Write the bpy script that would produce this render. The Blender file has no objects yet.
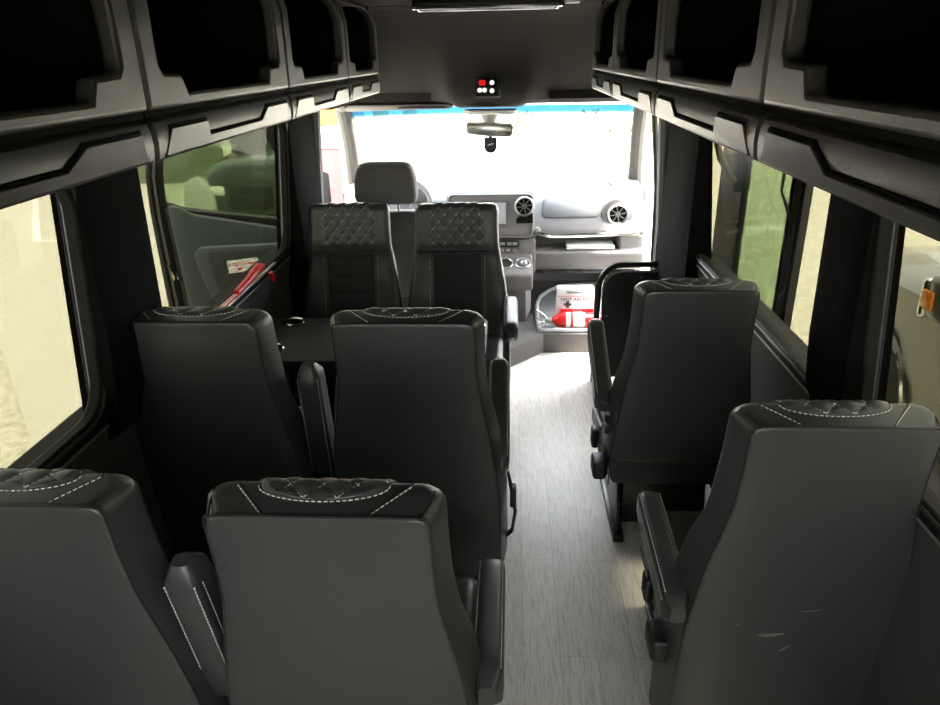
import bpy, bmesh, math, random
from mathutils import Vector, Matrix
random.seed(7)
sc = bpy.context.scene
COL = sc.collection
R = math.radians
CX = -0.12                      # centre line of the cabin (x), camera stands at x = 0

# ------------------------------------------------------------------ helpers
def box(bm, x0, x1, y0, y1, z0, z1, r=0.0, seg=2, M=None):
    m = Matrix.Translation(((x0+x1)/2, (y0+y1)/2, (z0+z1)/2)) @ Matrix.Diagonal((x1-x0, y1-y0, z1-z0, 1))
    res = bmesh.ops.create_cube(bm, size=1.0, matrix=m)
    vs = res['verts']
    if r > 0:
        es = list({e for v in vs for e in v.link_edges})
        rr = bmesh.ops.bevel(bm, geom=es, offset=r, segments=seg, affect='EDGES', profile=0.5)
        vs = list({v for f in rr['faces'] for v in f.verts} | {v for v in vs if v.is_valid})
    if M is not None:
        bmesh.ops.transform(bm, matrix=M, verts=[v for v in vs if v.is_valid])
    return vs

def loft(bm, rings, cap=True, closed=True):
    vr = [[bm.verts.new(p) for p in ring] for ring in rings]
    n = len(vr[0])
    for a, b in zip(vr, vr[1:]):
        for i in range(n if closed else n-1):
            j = (i+1) % n
            bm.faces.new((a[i], a[j], b[j], b[i]))
    if cap and closed:
        bm.faces.new(vr[0][::-1]); bm.faces.new(vr[-1])
    return vr

def tube(bm, pts, r, n=8, cap=True, sx=1.0, closed=False):
    pts = [Vector(p) for p in pts]
    rings = []
    up = None
    N = len(pts)
    for i, p in enumerate(pts):
        if closed:
            d = (pts[(i+1) % N]-pts[i-1])
        else:
            d = (pts[min(i+1, N-1)]-pts[max(i-1, 0)])
        d.normalize()
        if up is None:
            up = Vector((0, 0, 1)) if abs(d.z) < 0.9 else Vector((0, 1, 0))
        s = d.cross(up)
        if s.length < 1e-6: s = d.orthogonal()
        s.normalize(); up = s.cross(d).normalized()
        rad = r[i] if isinstance(r, (list, tuple)) else r
        rings.append([p + s*math.cos(2*math.pi*k/n)*rad*sx + up*math.sin(2*math.pi*k/n)*rad for k in range(n)])
    if closed:
        rings.append(rings[0]); loft(bm, rings, cap=False)
        bmesh.ops.remove_doubles(bm, verts=bm.verts, dist=1e-6)
    else:
        loft(bm, rings, cap=cap)

def prism(bm, poly, axis, a, b, bev=0.0, seg=2):
    """polygon (list of 2D points) swept along axis from a to b; axis x:(y,z) y:(x,z) z:(x,y)"""
    def P(p, t):
        return {'x': (t, p[0], p[1]), 'y': (p[0], t, p[1]), 'z': (p[0], p[1], t)}[axis]
    va = [bm.verts.new(P(p, a)) for p in poly]; vb = [bm.verts.new(P(p, b)) for p in poly]
    n = len(poly); fs = [bm.faces.new(va), bm.faces.new(vb[::-1])]
    for i in range(n):
        fs.append(bm.faces.new((va[i], vb[i], vb[(i+1) % n], va[(i+1) % n])))
    bmesh.ops.recalc_face_normals(bm, faces=fs)
    if bev > 0:
        es = list({e for f in fs for e in f.edges})
        bmesh.ops.bevel(bm, geom=es, offset=bev, segments=seg, affect='EDGES', profile=0.5)

def lathe(bm, prof, M, n=20):
    """profile (r, z) turned about z then moved by M"""
    rings = [[M @ Vector((r*math.cos(2*math.pi*k/n), r*math.sin(2*math.pi*k/n), z)) for k in range(n)] for r, z in prof]
    loft(bm, rings)

def arc(cx, cy, r, a0, a1, n):
    return [(cx+r*math.cos(R(a0+(a1-a0)*i/n)), cy+r*math.sin(R(a0+(a1-a0)*i/n))) for i in range(n+1)]

def rrect(x0, x1, y0, y1, r, n=4):
    return (arc(x1-r, y1-r, r, 0, 90, n)+arc(x0+r, y1-r, r, 90, 180, n)+arc(x0+r, y0+r, r, 180, 270, n)+arc(x1-r, y0+r, r, 270, 360, n))

def plate_hole(bm, outer, inner, fn, t):
    """flat plate with one hole; outer/inner lists of 2D; fn(u,v,d)->3D, thickness t"""
    tmp = bmesh.new()
    def loop(pts):
        vs = [tmp.verts.new((p[0], p[1], 0)) for p in pts]
        return [tmp.edges.new((vs[i], vs[(i+1) % len(vs)])) for i in range(len(vs))]
    es = loop(outer)+loop(inner)
    bmesh.ops.triangle_fill(tmp, edges=es, use_beauty=True, use_dissolve=False)
    vm0, vm1 = {}, {}
    for v in tmp.verts:
        vm0[v] = bm.verts.new(fn(v.co.x, v.co.y, 0)); vm1[v] = bm.verts.new(fn(v.co.x, v.co.y, t))
    fs = []
    for f in tmp.faces:
        fs.append(bm.faces.new([vm0[v] for v in f.verts])); fs.append(bm.faces.new([vm1[v] for v in reversed(f.verts)]))
    for e in tmp.edges:
        if len(e.link_faces) == 1:
            a, b = e.verts
            fs.append(bm.faces.new((vm0[a], vm0[b], vm1[b], vm1[a])))
    tmp.free()
    bmesh.ops.recalc_face_normals(bm, faces=fs)
    return fs

def obj(name, bm, mat, parent=None, smooth=35, mods=None):
    bmesh.ops.recalc_face_normals(bm, faces=bm.faces)
    me = bpy.data.meshes.new(name); bm.to_mesh(me); bm.free()
    for m in (mat if isinstance(mat, (list, tuple)) else [mat]): me.materials.append(m)
    if smooth:
        for p in me.polygons: p.use_smooth = True
        me.set_sharp_from_angle(angle=R(smooth))
    o = bpy.data.objects.new(name, me); COL.objects.link(o)
    if parent: o.parent = parent
    return o

def bevel_mod(o, w, seg=2, ang=40):
    m = o.modifiers.new('bevel', 'BEVEL'); m.width = w; m.segments = seg; m.limit_method = 'ANGLE'; m.angle_limit = R(ang)
    return o

def tag(o, label, cat, group=None):
    o['label'] = label; o['category'] = cat
    if group: o['group'] = group
    return o

def thing(name, label, cat, loc=(0, 0, 0), rz=0, group=None):
    o = bpy.data.objects.new(name, None); COL.objects.link(o)
    o.location = loc; o.rotation_euler = (0, 0, rz); o.empty_display_size = 0.1
    return tag(o, label, cat, group)

def struct(name, bm, mat, parent=None, smooth=35):
    o = obj(name, bm, mat, parent, smooth)
    if parent is None: o['kind'] = 'structure'
    return o

def text(name, s, size, mat, M, parent, ext=0.0006, align='CENTER'):
    c = bpy.data.curves.new(name, 'FONT'); c.body = s; c.size = size; c.extrude = ext
    c.align_x = align; c.align_y = 'CENTER'
    t = bpy.data.objects.new(name, c); COL.objects.link(t)
    dg = bpy.context.evaluated_depsgraph_get(); dg.update()
    me = bpy.data.meshes.new_from_object(t.evaluated_get(dg))
    bpy.data.objects.remove(t); bpy.data.curves.remove(c)
    me.materials.clear(); me.materials.append(mat)
    me.transform(M)
    o = bpy.data.objects.new(name, me); COL.objects.link(o); o.parent = parent
    return o
FACE_REAR = Matrix.Rotation(R(90), 4, 'X')      # text standing up, read from -y

# ------------------------------------------------------------------ materials
def mat(name, base, rough=0.5, metal=0.0, bump=0.0, bscale=400, var=0.0, vscale=6, spec=0.5, sheen=0.0, coat=0.0):
    m = bpy.data.materials.new(name); m.use_nodes = True
    nt = m.node_tree; b = nt.nodes['Principled BSDF']
    b.inputs['Base Color'].default_value = (*base, 1); b.inputs['Roughness'].default_value = rough
    b.inputs['Metallic'].default_value = metal; b.inputs['Specular IOR Level'].default_value = spec
    if sheen: b.inputs['Sheen Weight'].default_value = sheen
    if coat: b.inputs['Coat Weight'].default_value = coat
    tc = nt.nodes.new('ShaderNodeTexCoord')
    if bump:
        n = nt.nodes.new('ShaderNodeTexNoise'); n.inputs['Scale'].default_value = bscale; n.inputs['Detail'].default_value = 3
        bp = nt.nodes.new('ShaderNodeBump'); bp.inputs['Strength'].default_value = bump; bp.inputs['Distance'].default_value = 0.002
        nt.links.new(tc.outputs['Object'], n.inputs['Vector'])
        nt.links.new(n.outputs['Fac'], bp.inputs['Height']); nt.links.new(bp.outputs['Normal'], b.inputs['Normal'])
    if var:
        n = nt.nodes.new('ShaderNodeTexNoise'); n.inputs['Scale'].default_value = vscale; n.inputs['Detail'].default_value = 4
        mx = nt.nodes.new('ShaderNodeMixRGB')
        mx.inputs[1].default_value = (*[c*(1-var) for c in base], 1); mx.inputs[2].default_value = (*[min(1, c*(1+var)) for c in base], 1)
        nt.links.new(tc.outputs['Object'], n.inputs['Vector'])
        nt.links.new(n.outputs['Fac'], mx.inputs[0]); nt.links.new(mx.outputs[0], b.inputs['Base Color'])
    return m

def glass(name, T, refl=1.0, band=None):
    """thin pane: each of its two faces passes sqrt(T)"""
    m = bpy.data.materials.new(name); m.use_nodes = True
    nt = m.node_tree; nt.nodes.clear()
    out = nt.nodes.new('ShaderNodeOutputMaterial'); tr = nt.nodes.new('ShaderNodeBsdfTransparent')
    gl = nt.nodes.new('ShaderNodeBsdfGlossy'); gl.inputs['Roughness'].default_value = 0.0
    mx = nt.nodes.new('ShaderNodeMixShader'); lw = nt.nodes.new('ShaderNodeLayerWeight'); lw.inputs['Blend'].default_value = 0.5
    pw = nt.nodes.new('ShaderNodeMath'); pw.operation = 'POWER'; pw.inputs[1].default_value = 5
    ma = nt.nodes.new('ShaderNodeMath'); ma.operation = 'MULTIPLY_ADD'; ma.inputs[1].default_value = 0.9*refl; ma.inputs[2].default_value = 0.04*refl
    tr.inputs[0].default_value = (*[math.sqrt(t) for t in T], 1)
    nt.links.new(lw.outputs['Facing'], pw.inputs[0]); nt.links.new(pw.outputs[0], ma.inputs[0])
    nt.links.new(ma.outputs[0], mx.inputs[0]); nt.links.new(tr.outputs[0], mx.inputs[1]); nt.links.new(gl.outputs[0], mx.inputs[2])
    nt.links.new(mx.outputs[0], out.inputs[0])
    if band:      # sun-shade band tinted into the top of the pane (object z)
        tc = nt.nodes.new('ShaderNodeTexCoord'); sp = nt.nodes.new('ShaderNodeSeparateXYZ'); cr = nt.nodes.new('ShaderNodeMapRange')
        z0, z1, colr = band
        cr.inputs['From Min'].default_value = z0; cr.inputs['From Max'].default_value = z1
        cm = nt.nodes.new('ShaderNodeMixRGB'); cm.inputs[1].default_value = (*[math.sqrt(t) for t in T], 1); cm.inputs[2].default_value = (*[math.sqrt(t) for t in colr], 1)
        nt.links.new(tc.outputs['Object'], sp.inputs[0]); nt.links.new(sp.outputs['Z'], cr.inputs['Value'])
        nt.links.new(cr.outputs[0], cm.inputs[0]); nt.links.new(cm.outputs[0], tr.inputs[0])
    return m

def emit(name, colr, s):
    m = bpy.data.materials.new(name); m.use_nodes = True
    b = m.node_tree.nodes['Principled BSDF']; b.inputs['Base Color'].default_value = (*[c*0.3 for c in colr], 1)
    b.inputs['Emission Color'].default_value = (*colr, 1); b.inputs['Emission Strength'].default_value = s
    return m

LEATHER = mat('leather', (0.039, 0.0415, 0.041), 0.37, bump=0.22, bscale=260, var=0.12, vscale=5, spec=0.5)
QUILT = mat('quilted_leather', (0.046, 0.048, 0.048), 0.38, bump=0.2, bscale=300)
SUEDE = mat('suede', (0.022, 0.023, 0.025), 0.85, bump=0.35, bscale=500, sheen=0.2)
THREAD = mat('thread', (0.62, 0.62, 0.60), 0.8)
PIPING = mat('piping', (0.012, 0.012, 0.013), 0.5)
PLAST = mat('grained_plastic', (0.045, 0.042, 0.0385), 0.42, bump=0.28, bscale=420, spec=0.5)
RAILP = mat('rail_plastic', (0.031, 0.0293, 0.028), 0.38, bump=0.3, bscale=420, spec=0.5)
BLACK = mat('black_plastic', (0.012, 0.012, 0.013), 0.45, bump=0.1)
LINER = mat('bin_liner', (0.004, 0.004, 0.004), 0.95, spec=0.1)
RUBBER = mat('rubber', (0.006, 0.006, 0.006), 0.6, spec=0.2)
CARPET = mat('wall_carpet', (0.0045, 0.0045, 0.0047), 0.95, bump=0.5, bscale=350, spec=0.05)
WALLC = mat('speckled_wall_carpet', (0.032, 0.032, 0.032), 0.95, bump=0.6, bscale=220, var=0.6, vscale=180)
HEADL = mat('headliner', (0.031, 0.028, 0.0265), 0.95, bump=0.3, bscale=300, spec=0.2)
CABP = mat('cab_plastic', (0.145, 0.133, 0.129), 0.55, bump=0.25, bscale=300)
CABD = mat('cab_dark_plastic', (0.10, 0.095, 0.095), 0.5, bump=0.2, bscale=300)
LIGHTP = mat('light_trim_plastic', (0.16, 0.15, 0.135), 0.55, bump=0.1)
CHROME = mat('chrome', (0.75, 0.74, 0.72), 0.15, metal=1.0)
STEEL = mat('brushed_steel', (0.55, 0.54, 0.52), 0.35, metal=1.0)
BLKMET = mat('black_metal', (0.010, 0.010, 0.010), 0.3)
PANELB = mat('black_panel', (0.008, 0.0085, 0.009), 0.55, bump=0.2)
MATG = mat('rubber_mat_grey', (0.30, 0.305, 0.31), 0.7, bump=0.3, bscale=150)
CARPETG = mat('riser_carpet', (0.095, 0.09, 0.085), 0.95, bump=0.8, bscale=180, var=0.4, vscale=120)
RED = mat('red_paint', (0.75, 0.012, 0.012), 0.35)
WHITE = mat('white_plastic', (0.85, 0.85, 0.84), 0.4)
PAPER = mat('paper', (0.88, 0.88, 0.87), 0.8)
AMBER = mat('amber_lens', (0.9, 0.28, 0.03), 0.25)
REDBTN = emit('red_display', (1.0, 0.02, 0.02), 0.032)
WHTBTN = emit('lit_button', (1.0, 0.97, 0.93), 0.05)
SCREEN = emit('radio_screen', (0.75, 0.78, 0.80), 0.008)
DOORT = mat('door_trim_teal_grey', (0.055, 0.072, 0.070), 0.5, bump=0.2)
DOORD = mat('door_pocket_dark', (0.022, 0.028, 0.028), 0.6)
FAB = mat('driver_seat_cloth', (0.13, 0.122, 0.112), 0.95, bump=0.5, bscale=350, sheen=0.2)
GREYFACE = mat('mirror_housing', (0.20, 0.195, 0.18), 0.5)
SIDEG = glass('tinted_side_glass', (0.056, 0.0545, 0.040), 0.10)
REARG = glass('clear_rear_glass', (0.42, 0.43, 0.40), 0.5)
DOORG = glass('green_door_glass', (0.50, 0.68, 0.46))
WIND = glass('windshield_glass', (0.94, 0.95, 0.94), band=(1.372, 1.418, (0.008, 0.07, 0.15)))

def wood_floor():
    m = bpy.data.materials.new('grey_oak_vinyl'); m.use_nodes = True
    nt = m.node_tree; b = nt.nodes['Principled BSDF']; b.inputs['Roughness'].default_value = 0.33
    tc = nt.nodes.new('ShaderNodeTexCoord')
    mp = nt.nodes.new('ShaderNodeMapping'); mp.inputs['Scale'].default_value = (130, 12, 1)
    n = nt.nodes.new('ShaderNodeTexNoise'); n.inputs['Scale'].default_value = 1.0; n.inputs['Detail'].default_value = 7; n.inputs['Roughness'].default_value = 0.62; n.inputs['Distortion'].default_value = 0.8
    cr = nt.nodes.new('ShaderNodeValToRGB')
    cr.color_ramp.elements[0].position = 0.36; cr.color_ramp.elements[0].color = (0.66, 0.605, 0.54, 1)
    cr.color_ramp.elements[1].position = 0.54; cr.color_ramp.elements[1].color = (0.87, 0.825, 0.765, 1)
    nt.links.new(tc.outputs['Object'], mp.inputs[0]); nt.links.new(mp.outputs[0], n.inputs['Vector']); nt.links.new(n.outputs['Fac'], cr.inputs[0])
    mp2 = nt.nodes.new('ShaderNodeMapping'); mp2.inputs['Rotation'].default_value = (0, 0, R(90)); mp2.inputs['Location'].default_value = (0.3, 0.07, 0)
    br = nt.nodes.new('ShaderNodeTexBrick'); br.inputs['Scale'].default_value = 1.0; br.inputs['Brick Width'].default_value = 0.92
    br.inputs['Row Height'].default_value = 0.115; br.inputs['Mortar Size'].default_value = 0.0012; br.inputs['Mortar Smooth'].default_value = 0.2
    br.inputs[1].default_value = (0.93, 0.93, 0.93, 1); br.inputs[2].default_value = (1.06, 1.05, 1.04, 1); br.inputs[3].default_value = (0.72, 0.70, 0.68, 1)
    nt.links.new(tc.outputs['Object'], mp2.inputs[0]); nt.links.new(mp2.outputs[0], br.inputs['Vector'])
    mx = nt.nodes.new('ShaderNodeMixRGB'); mx.blend_type = 'MULTIPLY'; mx.inputs[0].default_value = 1
    nt.links.new(cr.outputs[0], mx.inputs[1]); nt.links.new(br.outputs['Color'], mx.inputs[2]); nt.links.new(mx.outputs[0], b.inputs['Base Color'])
    bp = nt.nodes.new('ShaderNodeBump'); bp.inputs['Strength'].default_value = 0.25; bp.inputs['Distance'].default_value = 0.002
    nt.links.new(n.outputs['Fac'], bp.inputs['Height']); nt.links.new(bp.outputs[0], b.inputs['Normal'])
    return m
FLOORM = wood_floor()

def aggregate(name, c0, c1, scale):
    m = bpy.data.materials.new(name); m.use_nodes = True
    nt = m.node_tree; b = nt.nodes['Principled BSDF']; b.inputs['Roughness'].default_value = 0.9
    tc = nt.nodes.new('ShaderNodeTexCoord'); n = nt.nodes.new('ShaderNodeTexNoise'); n.inputs['Scale'].default_value = scale; n.inputs['Detail'].default_value = 5; n.inputs['Roughness'].default_value = 0.75
    cr = nt.nodes.new('ShaderNodeValToRGB'); cr.color_ramp.elements[0].position = 0.38; cr.color_ramp.elements[1].position = 0.62
    cr.color_ramp.elements[0].color = (*c0, 1); cr.color_ramp.elements[1].color = (*c1, 1)
    nt.links.new(tc.outputs['Object'], n.inputs['Vector']); nt.links.new(n.outputs['Fac'], cr.inputs[0]); nt.links.new(cr.outputs[0], b.inputs['Base Color'])
    return m
GROUND = aggregate('exposed_aggregate', (0.46, 0.43, 0.33), (0.72, 0.69, 0.56), 14)
PAD = mat('smooth_concrete', (0.62, 0.59, 0.50), 0.9, var=0.04, vscale=2)
LINEW = mat('white_line_paint', (0.85, 0.85, 0.82), 0.7)

# ------------------------------------------------------------------ room shell
bm = bmesh.new(); box(bm, -1.12, 0.88, -0.75, 4.15, -0.06, 0.0); struct('floor', bm, FLOORM, smooth=0)
CABZ = 0.13
bm = bmesh.new(); prism(bm, [(-1.11, 3.86), (-0.02, 3.86), (0.205, 4.115), (0.87, 4.115), (0.87, 5.25), (-1.11, 5.25)], 'z', 0.0, CABZ, 0.006)
struct('trim_1', bm, CARPETG, smooth=0)
bm = bmesh.new()
zc = 1.965
pr = [(-1.08, zc-0.06), (-1.02, zc-0.012), (-0.9, zc), (0.66, zc), (0.78, zc-0.012), (0.84, zc-0.06), (0.84, zc+0.05), (-1.08, zc+0.05)]
prism(bm, pr, 'y', -0.75, 3.78); struct('ceiling', bm, HEADL, smooth=0)

def hw_low(z): return 0.985 if z < 0.7 else 0.985-0.02*(z-0.7)/0.2
def g_half(z): return 0.985-(z-0.9)*0.09          # glass plane half width
SIDES = {'left': -1, 'right': 1}
GZ0, GZ1 = 0.875, 1.50
WIN = {'left': [(-0.62, 1.615), (1.78, 3.32)], 'right': [(-0.62, 1.55), (1.68, 3.20)]}
PILL = {'left': [(1.62, 1.92, 0.895), (3.33, 3.76, 0.885)], 'right': [(1.555, 1.78, 0.895), (3.14, 3.76, 0.90)]}
for side, s in SIDES.items():
    def X(h): return CX+s*h
    bm = bmesh.new()
    # lower wall with sill ledge
    prism(bm, [(X(0.985), 0), (X(0.985), 0.72), (X(0.968), 0.82), (X(0.968), 0.845), (X(1.0), GZ0), (X(1.06), GZ0), (X(1.06), 0)], 'y', -0.75, 3.76)
    struct('wall_'+side, bm, WALLC)
    # upper wall
    bm = bmesh.new()
    prism(bm, [(X(0.885), 1.50), (X(0.85), 1.80), (X(0.82), 1.96), (X(0.92), 1.99), (X(0.975), 1.50)], 'y', -0.75, 3.76)
    struct('trim_2' if s < 0 else 'trim_3', bm, CARPET)
    # pillars
    k = 4 if s < 0 else 6
    for i, (a, b, h) in enumerate(PILL[side]):
        bm = bmesh.new()
        n = 10
        pf = []                                    # plan profile: curved inner face
        for j in range(n+1):
            t = j/n; pf.append((a+(b-a)*t, h+0.012*(abs(2*t-1)**4)))
        rings = []
        for z, dx in ((0.12, 0.0), (1.52, 0.0)) if i == 1 else ((0.80, 0.055), (0.92, 0.012), (1.05, 0.0), (1.52, -0.010)):
            rings.append([(X(p[1]+dx), p[0], z) for p in pf]+[(X(1.02-(z-0.9)*0.10), b, z), (X(1.02-(z-0.9)*0.10), a, z)])
        loft(bm, rings)
        struct('trim_%d' % (k+i), bm, CARPET)
    # rear corner post
    bm = bmesh.new(); box(bm, min(X(0.9), X(1.03)), max(X(0.9), X(1.03)), -0.75, -0.60, 0.8, 1.52, 0.01); struct('trim_%d' % (8 if s < 0 else 9), bm, CARPET)
    # windows: glass and rubber surround
    for i, (a, b) in enumerate(WIN[side]):
        wn = (1 if s < 0 else 3)+i
        w = bpy.data.objects.new('window_%d' % wn, None); COL.objects.link(w); w['kind'] = 'structure'
        bm = bmesh.new()
        def GF(u, v, d): return (X(g_half(v)+0.012+d), u, v)
        rings = [[GF(a, GZ0-0.01, 0), GF(b, GZ0-0.01, 0), GF(b, GZ1+0.03, 0), GF(a, GZ1+0.03, 0)], [GF(a, GZ0-0.01, .005), GF(b, GZ0-0.01, .005), GF(b, GZ1+0.03, .005), GF(a, GZ1+0.03, .005)]]
        loft(bm, rings); obj('pane', bm, SIDEG, w, smooth=0)
        bm = bmesh.new()
        plate_hole(bm, rrect(a-0.03, b+0.03, GZ0-0.03, GZ1+0.05, 0.05), rrect(a+0.0, b-0.0, GZ0+0.02, GZ1+0.01, 0.085, 6), lambda u, v, d: (X(g_half(v)-0.03+d), u, v), 0.038)
        bevel_mod(obj('rubber_frame', bm, RUBBER, w), 0.008)
        bm = bmesh.new(); prism(bm, [(X(0.960), 0.846), (X(0.990), 0.889), (X(1.0), 0.889), (X(1.0), 0.846)], 'y', a-0.05, b+0.05); obj('sill', bm, RUBBER, w)
        bm = bmesh.new(); tube(bm, [(X(0.962), a-0.05, 0.846), (X(0.962), b+0.05, 0.846)], 0.0045, 6); obj('sill_bead', bm, CABP, w)
        bm = bmesh.new()
        tube(bm, [(X(g_half(p[1])-0.030), p[0], p[1]) for p in rrect(a-0.012, b+0.012, GZ0+0.006, GZ1+0.022, 0.09, 6)], 0.006, 6, closed=True)
        obj('trim_bead', bm, BLACK, w)

bm = bmesh.new()
plate_hole(bm, rrect(-1.12, 0.88, -0.06, 2.0, 0.02, 2), rrect(-1.0, 0.76, 0.92, 1.60, 0.08, 4), lambda u, v, d: (u, -0.80+d, v), 0.05)
struct('wall_rear', bm, CARPET)
w = bpy.data.objects.new('window_6', None); COL.objects.link(w); w['kind'] = 'structure'
bm = bmesh.new(); box(bm, -1.02, 0.78, -0.785, -0.780, 0.90, 1.62); obj('pane', bm, REARG, w, 0)
bm = bmesh.new(); box(bm, -0.17, -0.07, -0.80, -0.74, 0.90, 1.62, 0.01); obj('door_stile', bm, CARPET, w)
# cream B pillar edges facing the open front doors
for s, k in ((-1, 10), (1, 11)):
    bm = bmesh.new(); x = CX+s*0.92
    tube(bm, [(x-s*.0, 3.78, 0.12), (x, 3.78, 0.9), (x-s*0.035, 3.78, 1.52)], 0.028, 8); struct('trim_%d' % k, bm, LIGHTP)
# A pillars
for s, k in ((-1, 12), (1, 13)):
    bm = bmesh.new()
    tube(bm, [(CX+s*0.875, 4.36, 1.47), (CX+s*0.905, 4.60, 1.27), (CX+s*0.95, 4.86, 1.03), (CX+s*0.985, 5.05, 0.86)], [0.042, 0.042, 0.046, 0.055], 10)
    struct('trim_%d' % k, bm, mat('pillar_fabric', (0.06, 0.055, 0.049), 0.9) if k == 12 else bpy.data.materials['pillar_fabric'])
    # roof rail over door opening
    bm = bmesh.new(); tube(bm, [(CX+s*0.87, 3.74, 1.54), (CX+s*0.875, 4.10, 1.55), (CX+s*0.87, 4.40, 1.47)], 0.045, 8)
    struct('trim_%d' % (k+2), bm, LIGHTP)
    bm = bmesh.new(); box(bm, CX+s*0.98-0.03, CX+s*0.98+0.03, 3.76, 4.75, -0.05, 0.115, 0.01); struct('trim_%d' % (k+4), bm, BLACK)
# black seal of the right door opening
bm = bmesh.new(); tube(bm, [(0.79, 4.18, 1.50), (0.815, 4.20, 1.30), (0.84, 4.16, 1.0), (0.85, 4.13, 0.45), (0.85, 4.12, 0.14)], 0.017, 8)
struct('trim_18', bm, RUBBER)
# front walls of the cab beside the dash
bm = bmesh.new()
for s in (-1, 1): box(bm, CX+s*0.985-0.02, CX+s*0.985+0.02, 4.72, 5.30, -0.05, 0.90)
box(bm, -1.12, 0.88, 5.24, 5.30, -0.05, 0.92); struct('wall_front', bm, CABD)
# windshield
w = bpy.data.objects.new('window_5', None); COL.objects.link(w); w['kind'] = 'structure'
bm = bmesh.new(); rings = []
NT = 10
for d in (0, 0.006):
    ring_t = []; 
    grid = []
    for j in range(7):
        t = j/6; row = []
        for i in range(NT+1):
            u = -1+2*i/NT; hwid = 0.86+0.13*t
            row.append(Vector((CX+u*hwid, 4.40+0.72*t+0.10*(1-u*u)+d, 1.452-0.575*t+d*0.8)))
        grid.append(row)
    rings.append(grid)
v0 = [[bm.verts.new(p) for p in row] for row in rings[0]]; v1 = [[bm.verts.new(p) for p in row] for row in rings[1]]
for j in range(6):
    for i in range(NT):
        bm.faces.new((v0[j][i], v0[j][i+1], v0[j+1][i+1], v0[j+1][i])); bm.faces.new((v1[j][i], v1[j+1][i], v1[j+1][i+1], v1[j][i+1]))
for i in range(NT):
    bm.faces.new((v0[0][i], v1[0][i], v1[0][i+1], v0[0][i+1])); bm.faces.new((v0[6][i], v0[6][i+1], v1[6][i+1], v1[6][i]))
obj('pane', bm, WIND, w)
# cab header: the moulded panel from the ceiling down to the windshield, with a console bulge and shelf recesses
bm = bmesh.new()
prof = [(3.77, 1.963), (3.84, 1.955), (3.94, 1.90), (4.04, 1.80), (4.12, 1.70), (4.18, 1.61), (4.21, 1.545), (4.25, 1.50), (4.34, 1.478), (4.43, 1.468)]
NX = 56; rows = []
def sm(a, b, x):
    t = max(0, min(1, (x-a)/(b-a))); return t*t*(3-2*t)
for j, (y, z) in enumerate(prof):
    row = []
    for i in range(NX+1):
        x = CX-0.86+1.72*i/NX
        yy, zz = y, z
        t = j/(len(prof)-1)
        if t > 0.35:     # console bulge towards the cabin
            cw = 0.27-0.07*sm(0.4, 1, t)
            k = 1-sm(cw-0.035, cw+0.035, abs(x-CX+0.005))
            yy -= 0.105*k*sm(0.3, 0.75, t); zz -= 0.012*k*sm(0.7, 1, t)
        # recess (parcel shelf) left and right of the console
        if j in (5, 6, 7):
            ax = abs(x-CX); k = sm(0.29, 0.33, ax)*(1-sm(0.80, 0.84, ax))
            yy += 0.10*k*(1 if j == 6 else 0.45)
        row.append(bm.verts.new((x, yy, zz)))
    rows.append(row)
for a, b in zip(rows, rows[1:]):
    for i in range(NX): bm.faces.new((a[i], a[i+1], b[i+1], b[i]))
geo = bmesh.ops.extrude_face_region(bm, geom=bm.faces[:])
bmesh.ops.translate(bm, vec=(0, 0.03, 0.03), verts=[v for v in geo['geom'] if isinstance(v, bmesh.types.BMVert)])
struct('trim_19', bm, HEADL, smooth=50)
bm = bmesh.new(); prism(bm, [(-1.0, 1.963), (-1.0, 1.50), (-0.9, 1.50), (-0.9, 1.963)], 'y', 3.70, 4.45)
prism(bm, [(0.66, 1.963), (0.66, 1.50), (0.76, 1.50), (0.76, 1.963)], 'y', 3.70, 4.45); struct('trim_20', bm, HEADL)
# roof skin above
bm = bmesh.new(); box(bm, -1.1, 0.86, 3.78, 4.45, 2.0, 2.03); struct('trim_21', bm, HEADL)

# ------------------------------------------------------------------ seats
TH = R(7); CT, ST = math.cos(TH), math.sin(TH)
RZ = 1.075                                          # height of the rear ridge
def BP(x, e, tau):                                  # backrest space -> seat space; tau = distance below the top, e = forward of the rear skin
    return Vector((x, e*CT + tau*ST, RZ + e*ST - tau*CT))
def lerp(tab, t):
    for (a, va), (b, vb) in zip(tab, tab[1:]):
        if t <= b: 
            k = (t-a)/(b-a); k = max(0, min(1, k)); return va+(vb-va)*k
    return tab[-1][1]
WT = [(0, .202), (.12, .202), (.20, .206), (.29, .221), (.37, .236), (.48, .250), (.62, .260), (.80, .262), (1.1, .255)]
DT = [(0, .105), (.2, .112), (.3, .108), (.45, .125), (.6, .15), (.82, .15)]
def front(x, tau):
    w = lerp(WT, tau); d = lerp(DT, tau)
    b = 0.022*sm(0.5, 0.8, abs(x)/w)*sm(0.22, 0.4, tau) - 0.012*sm(0.20, 0.26, tau)
    return d + b
RF, RR = 0.034, 0.010
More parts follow.
